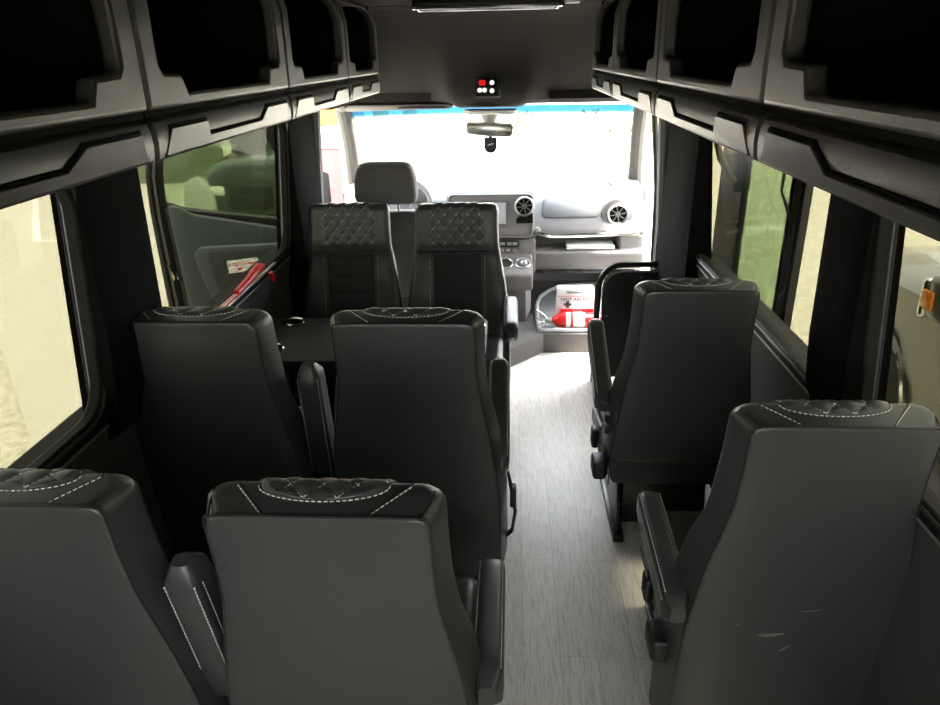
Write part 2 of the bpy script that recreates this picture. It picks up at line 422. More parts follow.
def ring(tau, w, ins_f, ins_r):
    pts = []
    e_r = ins_r
    ff = lambda x: front(x, tau)-ins_f
    n = 10
    wr = w-0.018
    for i in range(n+1):                            # rear skin, left to right
        x = -(wr-RR)+2*(wr-RR)*i/n
        pts.append((x, e_r-0.011*(1-(x/wr)**2)*sm(0, .12, tau)))
    for a in (-60, -30, 0): pts.append((wr-RR+RR*math.cos(R(a)), e_r+RR+RR*math.sin(R(a))))
    for a in (0, 20, 45, 70, 90):
        xx = w-RF+RF*math.cos(R(a)); pts.append((xx, ff(w-RF)-RF+RF*math.sin(R(a))))
    for i in range(1, n): 
        x = (w-RF)-2*(w-RF)*i/n; pts.append((x, ff(x)))
    for a in (90, 110, 135, 160, 180):
        xx = -(w-RF)+RF*math.cos(R(a)); pts.append((xx, ff(-(w-RF))-RF+RF*math.sin(R(a))))
    for a in (180, 210, 240): pts.append((-(wr-RR)+RR*math.cos(R(a)), e_r+RR+RR*math.sin(R(a))))
    return [BP(x, e, tau) for x, e in pts]
def backrest_bm(L):
    bm = bmesh.new(); rings = []
    for k in range(4):                              # rounded bottom
        a = R(90*k/4); rings.append(ring(L+0.03*(1-0)-0.03*math.sin(a), lerp(WT, L)-0.03*(1-math.sin(a)), 0.03*(1-math.sin(a)), 0.025*(1-math.sin(a))))
    t = L
    while t > 0.05:
        rings.append(ring(t, lerp(WT, t), 0, 0)); t -= 0.035
    for k in range(0, 7):                           # rounded top
        a = R(90*k/6); q = 1-math.cos(a)
        rings.append(ring(0.036*(1-math.sin(a)), lerp(WT, 0)-0.030*q, 0.030*q, 0.005*q*q))
    loft(bm, rings, cap=True)
    return bm
def quilt_head():                                   # returns fn(x,s)->(pos, normal) over the top and down the front
    d0 = front(0, 0)
    al = 0.030*math.pi/2
    def f(x, s, off):
        if s < 0: e, tau, ne, nt_ = d0-0.030+s, 0.0, 0, -1
        elif s < al:
            a = s/0.030; e, tau = d0-0.030+0.030*math.sin(a), 0.030-0.030*math.cos(a); ne, nt_ = math.sin(a), -math.cos(a)
        else: 
            tau = 0.030+s-al; e = front(0, tau); ne, nt_ = 1, 0
        return BP(x, e+ne*off, tau+nt_*off)
    return f
def XQ(s):
    if s < 0: return 0.104*math.sqrt(max(0.0, 1-(s/0.034)**2))
    return 0.104+0.031*min(1, s/0.06)
CA, CB = 0.056, 0.066
def quilt_bm():
    bm = bmesh.new(); f = quilt_head(); NXq, rows = 48, []
    s0, s1 = -0.0338, 0.215; NS = 60
    for j in range(NS+1):
        s = s0+(s1-s0)*j/NS; row = []
        for i in range(NXq+1):
            k = -1+2*i/NXq; x = k*XQ(s)
            edge = min(1, (1-abs(k))*8, (s-s0)/0.012, (s1-s)/0.012)
            p = math.sqrt(abs(math.sin(math.pi*(x/CA+s/CB)))*abs(math.sin(math.pi*(x/CA-s/CB))))
            row.append(bm.verts.new(f(x, s, 0.0015+max(0, edge)*(0.001+0.0050*p))))
        rows.append(row)
    for a, b in zip(rows, rows[1:]):
        for i in range(NXq): bm.faces.new((a[i], a[i+1], b[i+1], b[i]))
    g = bmesh.ops.extrude_face_region(bm, geom=bm.faces[:])
    bmesh.ops.translate(bm, vec=(0, -0.004*CT, -0.004), verts=[v for v in g['geom'] if isinstance(v, bmesh.types.BMVert)])
    return bm
def dashes(bm, pts, r=0.0011, dl=0.0062, gp=0.0038):
    pts = [Vector(p) for p in pts]
    seglen = [(b-a).length for a, b in zip(pts, pts[1:])]; tot = sum(seglen)
    def at(d):
        for i, L in enumerate(seglen):
            if d <= L or i == len(seglen)-1: return pts[i].lerp(pts[i+1], min(1, d/max(L, 1e-9)))
            d -= L
    d = 0
    while d+dl < tot:
        a, b = at(d), at(d+dl); dr = (b-a).normalized(); u = dr.orthogonal().normalized()*r; v = dr.cross(u).normalized()*r
        loft(bm, [[a+u, a+v, a-u, a-v], [b+u, b+v, b-u, b-v]])
        d += dl+gp
def quilt_thread(bm):
    f = quilt_head()
    dashes(bm, [f(0.110*math.cos(R(a)), -0.040*math.sin(R(a)), 0.001) for a in range(0, 181, 6)], r=0.0010)
    for sg in (-1, 1):
        for k in range(-9, 10):
            run = []
            for i in range(61):
                s = -0.032+0.245*i/60; x = sg*CA*(k - s/CB)
                if abs(x) < XQ(s)*0.985: run.append(f(x, s, 0.0030))
                else:
                    if len(run) > 1: dashes(bm, run, r=0.0010)
                    run = []
            if len(run) > 1: dashes(bm, run, r=0.0010)
def back_thread(bm):
    for sg in (-1, 1):
        dashes(bm, [BP(sg*(0.085+0.062*t)+sg*0.004, 0.008+0.072*t, -0.0008) for t in [i/8 for i in range(9)]], r=0.0010)
        dashes(bm, [BP(sg*0.135, front(0.135, 0.25+0.5*t)+0.001, 0.25+0.5*t) for t in [i/10 for i in range(11)]])
def threaded(fn, th):
    bm = fn(); n = len(bm.faces); th(bm); bm.faces.ensure_lookup_table()
    for i in range(n, len(bm.faces)): bm.faces[i].material_index = 1
    return bm
def piping_bm():
    bm = bmesh.new()
    pts = []
    for i in range(16, -1, -1): t = 0.02+0.74*i/16; pts.append(BP(-lerp(WT, t)+0.021, 0.003, t))
    pts += [BP(-0.176, 0.001, 0.004), BP(-0.160, 0.0, 0.0005), BP(-0.09, 0, 0), BP(0, 0.0, 0), BP(0.09, 0, 0), BP(0.160, 0, 0.0005), BP(0.176, 0.001, 0.004)]
    for i in range(17): t = 0.02+0.74*i/16; pts.append(BP(lerp(WT, t)-0.021, 0.003, t))
    tube(bm, pts, 0.0026, 6)
    for sg in (-1, 1):
        tube(bm, [BP(sg*(0.085+0.062*t), 0.004+0.078*t, 0.0) for t in [i/6 for i in range(7)]], 0.0018, 6)
    for sg in (-1, 1):                              # corner seams to the front
        tube(bm, [BP(sg*0.170, 0.003, 0.002), BP(sg*0.179, 0.035, 0.003), BP(sg*0.184, 0.07, 0.005)], 0.0018, 6)
    tube(bm, [BP(x*0.19, front(x*0.19, 0.225)+0.001, 0.225) for x in [-1+i/6 for i in range(13)]], 0.003, 6)
    for sg in (-1, 1): tube(bm, [BP(sg*0.113, front(0.113, 0.24+0.5*t)+0.001, 0.24+0.5*t) for t in [i/10 for i in range(11)]], 0.003, 6)
    return bm
def insert_bm():
    bm = bmesh.new(); rows = []
    for j in range(61):
        tau = 0.235+0.5*j/60; row = []
        g = 1-math.exp(-((((j/60)*6.2+0.0) % 1.0-0.5)/0.12)**2)
        for i in range(21):
            x = -0.112+0.224*i/20; ed = min(1, (1-abs(x)/0.112)*8)
            row.append(bm.verts.new(BP(x, front(x, tau)+0.001+0.006*g*ed, tau)))
        rows.append(row)
    for a, b in zip(rows, rows[1:]):
        for i in range(20): bm.faces.new((a[i], a[i+1], b[i+1], b[i]))
    g = bmesh.ops.extrude_face_region(bm, geom=bm.faces[:])
    bmesh.ops.translate(bm, vec=(0, -0.004, 0), verts=[v for v in g['geom'] if isinstance(v, bmesh.types.BMVert)])
    return bm
Y0C, Y1C, ZC0, ZC1 = 0.15, 0.64, 0.29, 0.44
def cushion_bm():
    bm = bmesh.new(); rings = []
    for k in range(13):                             # loft along y with rounded nose
        t = k/12; y = Y0C+(Y1C-Y0C)*t
        q = 0.0 if t < 0.82 else 1-math.sqrt(max(0, 1-((t-0.82)/0.18)**2))
        zt = ZC1+0.015*math.sin(math.pi*t)-0.07*q; zb = ZC0+0.035*q; w = 0.225-0.02*q
        prof_ = []
        for x, z in rrect(-w, w, zb, zt, 0.03, 4):
            if z > zt-0.001: pass
            prof_.append((x, y, z+ (0.018*sm(0.55, 0.85, abs(x)/w) if z > (zt+zb)/2 else 0)))
        rings.append(prof_)
    loft(bm, rings); return bm
def cush_quilt_bm():
    bm = bmesh.new(); rows = []
    for j in range(49):
        t = j/48; y = Y0C+0.06+0.33*t; row = []
        for i in range(41):
            x = -0.13+0.26*i/40; tt = (y-Y0C)/(Y1C-Y0C)
            ed = max(0, min(1, (1-abs(x)/0.13)*8, t*10, (1-t)*10))
            p = math.sqrt(abs(math.sin(math.pi*(x/CA+y/CB)))*abs(math.sin(math.pi*(x/CA-y/CB))))
            row.append(bm.verts.new((x, y, ZC1+0.015*math.sin(math.pi*tt)+0.0005+ed*(0.001+0.008*p))))
        rows.append(row)
    for a, b in zip(rows, rows[1:]):
        for i in range(40): bm.faces.new((a[i], a[i+1], b[i+1], b[i]))
    g = bmesh.ops.extrude_face_region(bm, geom=bm.faces[:])
    bmesh.ops.translate(bm, vec=(0, 0, -0.004), verts=[v for v in g['geom'] if isinstance(v, bmesh.types.BMVert)])
    return bm
def cush_thread(bm):
    for sg in (-1, 1):
        for k in range(-18, 19):
            run = []
            for i in range(41):
                y = Y0C+0.06+0.33*i/40; x = sg*CA*(k-y/CB)
                tt = (y-Y0C)/(Y1C-Y0C)
                if abs(x) < 0.128: run.append(Vector((x, y, ZC1+0.015*math.sin(math.pi*tt)+0.0035)))
                else:
                    if len(run) > 1: dashes(bm, run, r=0.001)
                    run = []
            if len(run) > 1: dashes(bm, run, r=0.001)
AL = 0.43
def arm_bm():
    bm = bmesh.new(); rings = []
    for k in range(15):
        t = k/14; y = AL*t
        q0 = 0 if t > 0.14 else 1-math.sqrt(max(0, 1-((0.14-t)/0.14)**2)); q1 = 0 if t < 0.88 else 1-math.sqrt(max(0, 1-((t-0.88)/0.12)**2))
        hh = 0.056-0.012*t-0.032*q0-0.028*q1; w = 0.033-0.016*q0-0.016*q1
        rings.append([(x, y, z) for x, z in rrect(-w, w, -hh, hh*0.85, min(0.018, w*0.7), 4)])
    loft(bm, rings); return bm
def arm_thread(bm):
    for sg in (-1, 1):
        dashes(bm, [(sg*0.0275, 0.03+0.37*i/10, (0.056-0.012*(i/10))*0.85-0.0045) for i in range(11)], r=0.0013)
        dashes(bm, [(sg*0.0335, 0.03+0.36*i/10, 0.018-0.006*(i/10)) for i in range(11)], r=0.0010)
MESH = {}
def cached(key, fn, m, name, parent, smooth=35, loc=None, rot=None):
    if key not in MESH:
        o = obj(name, fn(), m, parent, smooth); MESH[key] = o.data
    else:
        o = bpy.data.objects.new(name, MESH[key]); COL.objects.link(o); o.parent = parent
    if loc: o.location = loc
    if rot: o.rotation_euler = rot
    return o
def pedestal_bm(side):
    bm = bmesh.new()
    x = side*0.17
    prism(bm, [(0.22, 0.03), (0.62, 0.03), (0.56, 0.30), (0.28, 0.30)], 'x', x-0.006, x+0.006, 0.003)
    box(bm, x-0.022, x+0.022, 0.18, 0.68, 0.0, 0.03, 0.005)
    return bm
def cross_bm():
    bm = bmesh.new()
    box(bm, -0.19, 0.19, 0.26, 0.66, 0.275, 0.305, 0.008)
    box(bm, -0.15, 0.15, 0.27, 0.64, 0.03, 0.29, 0.006)
    for y in (0.30, 0.54): box(bm, -0.165, 0.165, y-0.02, y+0.02, 0.04, 0.09, 0.006)
    return bm
def side_cover_bm(s):
    bm = bmesh.new(); prism(bm, [(0.20, 0.29), (0.62, 0.31), (0.60, 0.37), (0.34, 0.42), (0.24, 0.52), (0.20, 0.48)], 'x', s*0.236-0.009, s*0.236+0.009, 0.005); return bm
def lever_bm(s):
    bm = bmesh.new(); box(bm, s*0.265-0.026, s*0.265+0.026, 0.15, 0.245, 0.30, 0.37, 0.014, 3); return bm
def knob_bm(s):
    bm = bmesh.new(); box(bm, s*0.262-0.014, s*0.262+0.014, 0.34, 0.40, 0.32, 0.40, 0.012, 3); return bm
def pivot_bm(s):
    bm = bmesh.new(); lathe(bm, [(0.0, -0.03), (0.034, -0.03), (0.034, 0.03), (0.0, 0.03)], Matrix.Translation((s*0.228, 0.16, 0.53)) @ Matrix.Rotation(R(90), 4, 'Y'), 16); return bm

def seat(label, x, y, face=1, arms=(), levers=(), belt=False, shell=0.90, wide=1.0, high=1.0):
    t = thing('passenger_seat', label, 'seat', (x, y, 0), 0 if face > 0 else math.pi, 'black leather passenger seats')
    t.scale = (wide, 1, high)
    b = cached('back%.2f' % shell, lambda: threaded(lambda: backrest_bm(shell), back_thread), (LEATHER, THREAD), 'backrest', t, 40)
    cached('pipe', piping_bm, PIPING, 'piping', b); cached('quilt', lambda: threaded(quilt_bm, quilt_thread), (QUILT, THREAD), 'quilted_headrest', b, 60)
    cached('insert', insert_bm, SUEDE, 'suede_insert', b, 60)
    c = cached('cush', cushion_bm, LEATHER, 'cushion', t, 50); cached('cq', lambda: threaded(cush_quilt_bm, cush_thread), (QUILT, THREAD), 'quilted_panel', c, 60)
    for sd in (-1, 1): cached('ped%d' % sd, lambda: pedestal_bm(sd), BLKMET, 'leg', t)
    cached('cross', cross_bm, BLKMET, 'seat_frame', t)
    for s, ang, dx, ay, az in arms:
        a = cached('arm', lambda: threaded(arm_bm, arm_thread), (LEATHER, THREAD), 'armrest', t, 40, (s*(0.262)+dx, ay, az), (R(ang), 0, 0))
        cached('piv%d' % s, lambda: pivot_bm(s), BLACK, 'armrest_pivot', t, 35, (dx, 0, 0))
    for s in levers:
        cached('sc%d' % s, lambda: side_cover_bm(s), BLACK, 'side_cover', t); cached('lv%d' % s, lambda: lever_bm(s), BLACK, 'recline_lever', t); cached('kn%d' % s, lambda: knob_bm(s), BLACK, 'adjuster_knob', t)
    if belt:
        bm = bmesh.new(); tube(bm, [(0.262, 0.22, 0.50), (0.275, 0.20, 0.44), (0.285, 0.18, 0.38), (0.275, 0.19, 0.30), (0.255, 0.24, 0.24)], [0.012, 0.02, 0.016, 0.014, 0.012], 8, sx=0.35)
        obj('seat_belt', bm, BLACK, t)
        bm = bmesh.new(); box(bm, 0.268, 0.288, 0.165, 0.205, 0.40, 0.47, 0.006, 2); obj('belt_buckle', bm, BLACK, t)
    return t
seat('black leather seat beside the left window, nearest the camera at bottom left', -0.855, 0.935, shell=1.04, arms=[(1, 104, 0.0, 0.165, 0.50)])
seat('black leather aisle seat left of the aisle, nearest the camera, quilted headrest top in view', -0.312, 0.917, wide=1.02, shell=1.04, arms=[(1, -4, 0.0, 0.10, 0.58)])
seat('black leather seat at the left window behind the table, partly hidden by nearer aisle seat', -0.872, 1.728, wide=1.05, high=1.024, arms=[(1, 98, 0.01, 0.18, 0.48)])
seat('black leather aisle seat behind the table, belt buckle hanging on its aisle side', -0.282, 1.718, wide=1.05, high=1.024, arms=[(1, 28, -0.028, 0.12, 0.56)], belt=True)
seat('black rear-facing quilted seat by the left window behind the driver seat, beyond the table', -0.79, 3.49, -1)
seat('black rear-facing quilted seat on the aisle beyond the table, in front of the dashboard', -0.26, 3.47, -1, arms=[(-1, 0, 0.0, 0.155, 0.61)])
seat('single black leather seat right of the aisle behind the black modesty panel', 0.578, 2.065, shell=0.64, wide=0.95, arms=[(-1, 24, 0.0, 0.155, 0.60)], levers=[-1])
sr = seat('single black leather seat right of the aisle, nearest the camera at lower right', 0.650, 1.225, shell=1.04, arms=[(-1, 5, 0.0, 0.06, 0.545)], levers=[-1])

SCUFF = mat('scuff', (0.16, 0.16, 0.155), 0.7)
sb_ = [c for c in sr.children if c.name.startswith('backrest')][0]
for x, tau, w_, h_, a_ in ((-0.045, 0.585, 0.026, 0.007, 8), (-0.125, 0.555, 0.006, 0.002, 0), (-0.005, 0.63, 0.012, 0.003, 50), (0.03, 0.50, 0.02, 0.0015, 10)):
    bm = bmesh.new(); ca, sa = math.cos(R(a_)), math.sin(R(a_))
    pl = [(w_*math.cos(q)*(1+0.3*math.sin(3*q)), h_*math.sin(q)*(1+0.3*math.cos(2*q))) for q in [2*math.pi*i/14 for i in range(14)]]
    def SP_(u, v, o_):
        xx = x+u*ca-v*sa; tt = tau-(u*sa+v*ca); wr = lerp(WT, tt)-0.018
        return BP(xx, -0.011*(1-(xx/wr)**2)-o_, tt)
    va = [bm.verts.new(SP_(u, v, -0.002)) for u, v in pl]; vb = [bm.verts.new(SP_(u, v, 0.0006)) for u, v in pl]
    bm.faces.new(va); bm.faces.new(vb[::-1])
    for i in range(14): bm.faces.new((va[i], vb[i], vb[(i+1) % 14], va[(i+1) % 14]))
    obj('scuff_mark', bm, SCUFF, sb_)['label'] = 'pale scuff mark'

# driver seat
t = thing('driver_seat', 'grey cloth driver seat with tall headrest seen over the rear-facing seats', 'seat', (-0.66, 3.72, CABZ))
bm = bmesh.new(); rings = []
for k, (z, w, y0, y1) in enumerate([(0.885, .140, .02, .07), (0.90, .158, -.005, .095), (0.93, .166, -.015, .105), (1.02, .160, -.02, .10), (1.07, .148, -.015, .09), (1.095, .130, -.002, .075), (1.105, .10, .015, .06)]):
    rings.append([(x, y, z) for x, y in rrect(-w, w, y0, y1, 0.022, 4)])
loft(bm, rings); obj('headrest', bm, FAB, t, 60)
for x in (-0.06, 0.06):
    bm = bmesh.new(); tube(bm, [(x, 0.04, 0.78), (x, 0.04, 0.90)], 0.007, 8); obj('headrest_post', bm, CHROME, t)
bm = bmesh.new(); rings = []
for z, w, y0, y1 in [(0.30, .23, .10, .24), (0.45, .25, .06, .22), (0.65, .25, .03, .18), (0.78, .225, .0, .13), (0.83, .20, .0, .11), (0.845, .17, .02, .09)]:
    rings.append([(x, y, z) for x, y in rrect(-w, w, y0, y1, 0.03, 4)])
loft(bm, rings); obj('backrest', bm, FAB, t, 60)
bm = bmesh.new(); box(bm, -0.25, 0.25, 0.08, 0.58, 0.22, 0.36, 0.04, 3); obj('cushion', bm, FAB, t)
bm = bmesh.new(); box(bm, -0.2, 0.2, 0.12, 0.5, 0.0, 0.225, 0.01); obj('seat_base', bm, BLACK, t)

# table between the facing seats
t = thing('club_table', 'black table with round cup holders between the facing pairs of seats', 'table', (-0.55, 2.62, 0))
bm = bmesh.new(); prism(bm, rrect(-0.50, 0.455, -0.235, 0.235, 0.045, 5), 'z', 0.665, 0.70, 0.006); obj('tabletop', bm, PANELB, t)
for x, y in ((-0.38, 0.175), (0.40, 0.14), (0.40, -0.12), (-0.38, -0.12)):
    bm = bmesh.new(); lathe(bm, [(0.034, 0.700), (0.046, 0.700), (0.048, 0.704), (0.044, 0.708), (0.036, 0.706), (0.034, 0.690), (0.0, 0.690)], Matrix.Translation((x, y, 0)), 24)
    c = obj('cup_holder', bm, CHROME, t); c['label'] = 'chrome cup holder ring'
bm = bmesh.new(); lathe(bm, [(0, 0), (0.12, 0), (0.12, 0.012), (0.04, 0.02), (0.035, 0.665), (0, 0.665)], Matrix.Translation((-0.05, 0, 0)), 20); obj('pedestal', bm, BLKMET, t)

# modesty panel and its tube
t = thing('modesty_panel', 'black partition panel with bent tube frame ahead of the single right seat', 'partition', (0.65, 3.70, 0))
bm = bmesh.new()
pts = [(-0.175, 0, 0.0), (-0.175, 0, 0.40), (-0.172, 0, 0.50)]+[(-0.055-0.117*math.cos(R(a)), 0, 0.555+0.135*math.sin(R(a))) for a in range(10, 91, 16)]+[(0.05, 0, 0.692), (0.15, 0, 0.692)]
tube(bm, pts, 0.018, 10); obj('tube_frame', bm, BLKMET, t)
bm = bmesh.new()
poly = [(-0.15, 0.03), (-0.15, 0.50)]+[(-0.05-0.10*math.cos(R(a)), 0.55+0.105*math.sin(R(a))) for a in range(10, 91, 16)]+[(0.19, 0.655), (0.19, 0.03)]
prism(bm, poly, 'y', -0.006, 0.006, 0.002); obj('panel', bm, PANELB, t)
bm = bmesh.new(); tube(bm, [(p[0], -0.008, p[1]) for p in poly[1:-1]], 0.006, 6); obj('edge_trim', bm, STEEL, t)['label'] = 'pale edge trim'
bm = bmesh.new(); lathe(bm, [(0, 0), (0.035, 0), (0.035, 0.012), (0, 0.012)], Matrix.Translation((0.15, 0, 0.692)) @ Matrix.Rotation(R(90), 4, 'Y'), 16); obj('wall_flange', bm, BLKMET, t)
bm = bmesh.new()
for x, z in ((-0.12, 0.40), (0.05, 0.62)):
    bm = bmesh.new(); lathe(bm, [(0, 0), (0.005, 0), (0.004, 0.004), (0, 0.005)], Matrix.Translation((x, -0.006, z)) @ Matrix.Rotation(R(90), 4, 'X'), 10); obj('screw', bm, STEEL, t)

# ------------------------------------------------------------------ overhead bins
def face_off(z):                                    # face leans out near the ceiling
    return 0.0 if z < 1.86 else ((z-1.86)/0.10)**2*0.05
def make_bin(side, y0, y1, label):
    s = SIDES[side]; L = y1-y0
    t = thing('overhead_bin', label, 'luggage bin', (CX+s*0.5, y0, 0), 0, 'overhead luggage bins')
    # local coords: x outward*s, y along, z
    g = 0.004
    bm = bmesh.new()
    a, b = g, L-g
    outer = [(a, 1.668), (b, 1.668), (b, 1.78), (b, 1.86), (b, 1.91), (b, 1.962), (a, 1.962), (a, 1.91), (a, 1.86), (a, 1.78)]
    fr = 0.062 if L > 0.75 else 0.05
    ia, ib = a+fr, b-fr; zb, zt = 1.693, 1.945
    nb = 0.105
    inner = [(ia+nb, zb), (ib-nb, zb), (ib-nb+0.018, zb+0.034), (ib-0.012, zb+0.037), (ib, zb+0.05), (ib, 1.80), (ib-0.002, 1.87), (ib-0.015, 1.92), (ib-0.05, zt),
             (ia+0.05, zt), (ia+0.015, 1.92), (ia+0.002, 1.87), (ia, 1.80), (ia, zb+0.05), (ia+0.012, zb+0.036), (ia+nb-0.018, zb+0.032)]
    plate_hole(bm, outer, inner, lambda u, v, d: (s*(face_off(v)+d), u, v), 0.032)
    bevel_mod(obj('bin_frame', bm, PLAST, t), 0.008, 3)
    # liner box (open to the aisle)
    bm = bmesh.new()
    for (xa, xb, ya, yb, za, zb_) in ((0.032, 0.37, a, a+0.012, 1.66, 1.955), (0.032, 0.37, b-0.012, b, 1.66, 1.955), (0.35, 0.37, a, b, 1.66, 1.955), (0.032, 0.37, a, b, 1.655, 1.67)):
        box(bm, min(s*xa, s*xb), max(s*xa, s*xb), ya, yb, za, zb_)
    obj('liner', bm, LINER, t, smooth=0)
    # rail under the opening
    bm = bmesh.new()
    pf = [(0.40, 1.54), (0.06, 1.575), (0.022, 1.583)]+[(0.012+0.0-0.010*math.sin(R(q)), 1.593-0.010*math.cos(R(q))) for q in (20, 55, 90)]+[(0.0, 1.612), (0.001, 1.634), (0.006, 1.648), (0.016, 1.656), (0.03, 1.659), (0.06, 1.660), (0.40, 1.660)]
    rings = []
    for y, q in ((g, 0.006), (g+0.006, 0.0), (L-g-0.006, 0.0), (L-g, 0.006)):
        rings.append([(s*(x+q), y, z) for x, z in pf])
    loft(bm, rings); r_ = obj('rail', bm, RAILP, t, 30)
    # stepped pull lip
    bm = bmesh.new()
    e = 0.03; zt_ = 1.636; zl = 1.609
    if L > 0.6: lip = [(e, 1.5875), (L-e, 1.5875), (L-e-0.02, zt_), (L-e-0.19, zt_), (L-e-0.25, zl), (e+0.20, zl), (e+0.20, zt_), (e+0.035, zt_)]
    else: lip = [(e, 1.5875), (L-e, 1.5875), (L-e-0.02, zt_), (L-e-0.10, zt_), (L-e-0.14, zl), (e+0.12, zl), (e+0.12, zt_), (e+0.035, zt_)]
    def onf(y, z, d):
        xx = lerp([(1.583, 0.012), (1.593, 0.002), (1.612, 0.0), (1.634, 0.001), (1.648, 0.006)], z); return (s*(xx-d), y, z)
    va = [bm.verts.new(onf(y, z, -0.002)) for y, z in lip]; vb = [bm.verts.new(onf(y, z, 0.0062)) for y, z in lip]
    bm.faces.new(va); bm.faces.new(vb[::-1])
    for i in range(len(lip)): bm.faces.new((va[i], vb[i], vb[(i+1) % len(lip)], va[(i+1) % len(lip)]))
    bevel_mod(obj('pull_lip', bm, RAILP, r_), 0.003, 2)
    bm = bmesh.new(); tube(bm, [onf(y, z+0.003, 0.0005) for y, z in [lip[1], lip[2], lip[3], lip[4], lip[5], lip[6], lip[7], lip[0]]], 0.0024, 6)
    obj('groove', bm, LINER, r_)
    # dark joint above the rail
    bm = bmesh.new(); box(bm, min(s*0.012, s*0.05), max(s*0.012, s*0.05), g, L-g, 1.657, 1.670); obj('joint', bm, LINER, r_, smooth=0)
    return t
SP = {'left': [-0.45, 1.25, 2.085, 2.87, 3.56], 'right': [-0.45, 1.16, 2.005, 2.86, 3.60]}
ORD = ['nearest the camera', 'second from the camera', 'third from the camera', 'farthest, next to the cab']
for side in SP:
    for i in range(4):
        nm = ['%s overhead luggage bin nearest the camera, cut by the frame edge', '%s overhead luggage bin second from the camera',
              '%s overhead luggage bin third from the camera, next to the short one', '%s short overhead luggage bin at the front end, next to the cab'][i] % (side+'-hand')
        t = make_bin(side, SP[side][i], SP[side][i+1], nm)
        if i == 3:
            s = SIDES[side]; bm = bmesh.new()
            box(bm, min(s*0.03, s*0.30), max(s*0.03, s*0.30), SP[side][4]-SP[side][3]-0.006, SP[side][4]-SP[side][3]+0.004, 1.60, 1.95, 0.003)
            obj('end_panel', bm, PLAST, t)
        if i == 3 and side == 'left':
            bm = bmesh.new(); box(bm, -0.24, -0.20, 0.30, 0.36, 1.70, 1.78, 0.004); obj('latch_bracket', bm, CABD, t)
for side, s in SIDES.items():                       # soffit closing bins to the wall
    pass

# ceiling light
t = thing('ceiling_light', 'wide chrome-rimmed ceiling light across the roof above the cab', 'light', (-0.105, 3.50, 1.965))
bm = bmesh.new()
box(bm, -0.33, 0.33, -0.10, 0.10, -0.028, 0.0, 0.012, 3); obj('housing', bm, BLACK, t)
bm = bmesh.new(); tube(bm, [(x, y, -0.028) for x, y in rrect(-0.33, 0.33, -0.095, 0.095, 0.03, 5)], 0.010, 8, closed=True); obj('rim', bm, CHROME, t)['label'] = 'chrome rim'
bm = bmesh.new(); box(bm, -0.29, 0.29, -0.06, 0.06, -0.034, -0.026, 0.003); obj('lens', bm, mat('smoked_lens', (0.05, 0.045, 0.045), 0.1), t)
bm = bmesh.new(); box(bm, 0.34, 0.41, -0.02, 0.02, -0.022, 0.0, 0.008, 3); obj('switch', bm, STEEL, t)

# climate controller on the overhead console
t = thing('climate_controller', 'small black control panel with red display and lit buttons on roof console', 'control panel', (-0.126, 4.075, 1.575), 0)
t.rotation_euler = (R(-24), 0, 0)
def P_(bmf, nm, m, lab=None):
    o = obj(nm, bmf, m, t); 
    if lab: o['label'] = lab
bm = bmesh.new(); box(bm, -0.068, 0.068, -0.012, 0.02, -0.052, 0.052, 0.004); P_(bm, 'panel', BLACK)
bm = bmesh.new(); box(bm, -0.046, -0.012, -0.015, -0.011, 0.008, 0.036, 0.002); P_(bm, 'display', REDBTN, 'red lit display')
text('digits', '67', 0.024, mat('digit_dark', (0.3, 0.0, 0.0), 0.4), Matrix.Translation((-0.029, -0.0155, 0.022)) @ FACE_REAR, t)
for x, z in ((0.024, 0.022), (0.024, -0.022), (-0.042, -0.018), (-0.016, -0.018)):
    bm = bmesh.new(); lathe(bm, [(0, 0), (0.0125, 0), (0.0115, 0.005), (0, 0.006)], Matrix.Translation((x, -0.011, z)) @ Matrix.Rotation(R(90), 4, 'X'), 16); P_(bm, 'button', WHTBTN)
for x in (-0.060, 0.060):
    bm = bmesh.new(); box(bm, x-0.003, x+0.003, -0.015, -0.011, -0.045, 0.045, 0.001); P_(bm, 'side_bar', STEEL)
# map-light bezel under console
t = thing('map_light', 'pale map light bezel on the underside of roof console above the mirror', 'light', (-0.115, 4.19, 1.455))
bm = bmesh.new(); prism(bm, rrect(-0.15, 0.15, -0.055, 0.075, 0.03, 4), 'z', -0.022, 0.0, 0.006); obj('bezel', bm, WHITE, t)
bm = bmesh.new(); prism(bm, rrect(-0.12, 0.12, -0.035, 0.05, 0.02, 4), 'z', -0.026, -0.021, 0.002); obj('lens', bm, WHITE, t)
# mirror with a camera below
t = thing('rear_view_mirror', 'grey interior rear view mirror hanging at top centre of the windshield', 'mirror', (-0.122, 4.25, 1.345))
bm = bmesh.new(); prism(bm, [(-0.135, 0.030), (-0.125, 0.040), (0.0, 0.036), (0.125, 0.026), (0.135, 0.012), (0.132, -0.034), (0.12, -0.044), (0.05, -0.046), (-0.05, -0.038), (-0.128, -0.026), (-0.136, -0.016)], 'y', -0.012, 0.022, 0.006); obj('housing', bm, GREYFACE, t)
bm = bmesh.new(); prism(bm, [(-0.125, 0.030), (0.0, 0.028), (0.125, 0.017), (0.123, -0.034), (0.05, -0.037), (-0.05, -0.030), (-0.126, -0.018)], 'y', -0.0145, -0.0115, 0.001); obj('mirror_glass', bm, mat('mirror_glass', (0.55, 0.54, 0.5), 0.25, metal=1.0), t)
bm = bmesh.new(); tube(bm, [(0, 0.02, 0.02), (0, 0.05, 0.06), (0, 0.05, 0.09)], [0.03, 0.045, 0.06], 12); obj('mount', bm, GREYFACE, t)
t = thing('windshield_camera', 'small dark rounded camera hanging just under the rear view mirror', 'camera', (-0.118, 4.27, 1.255))
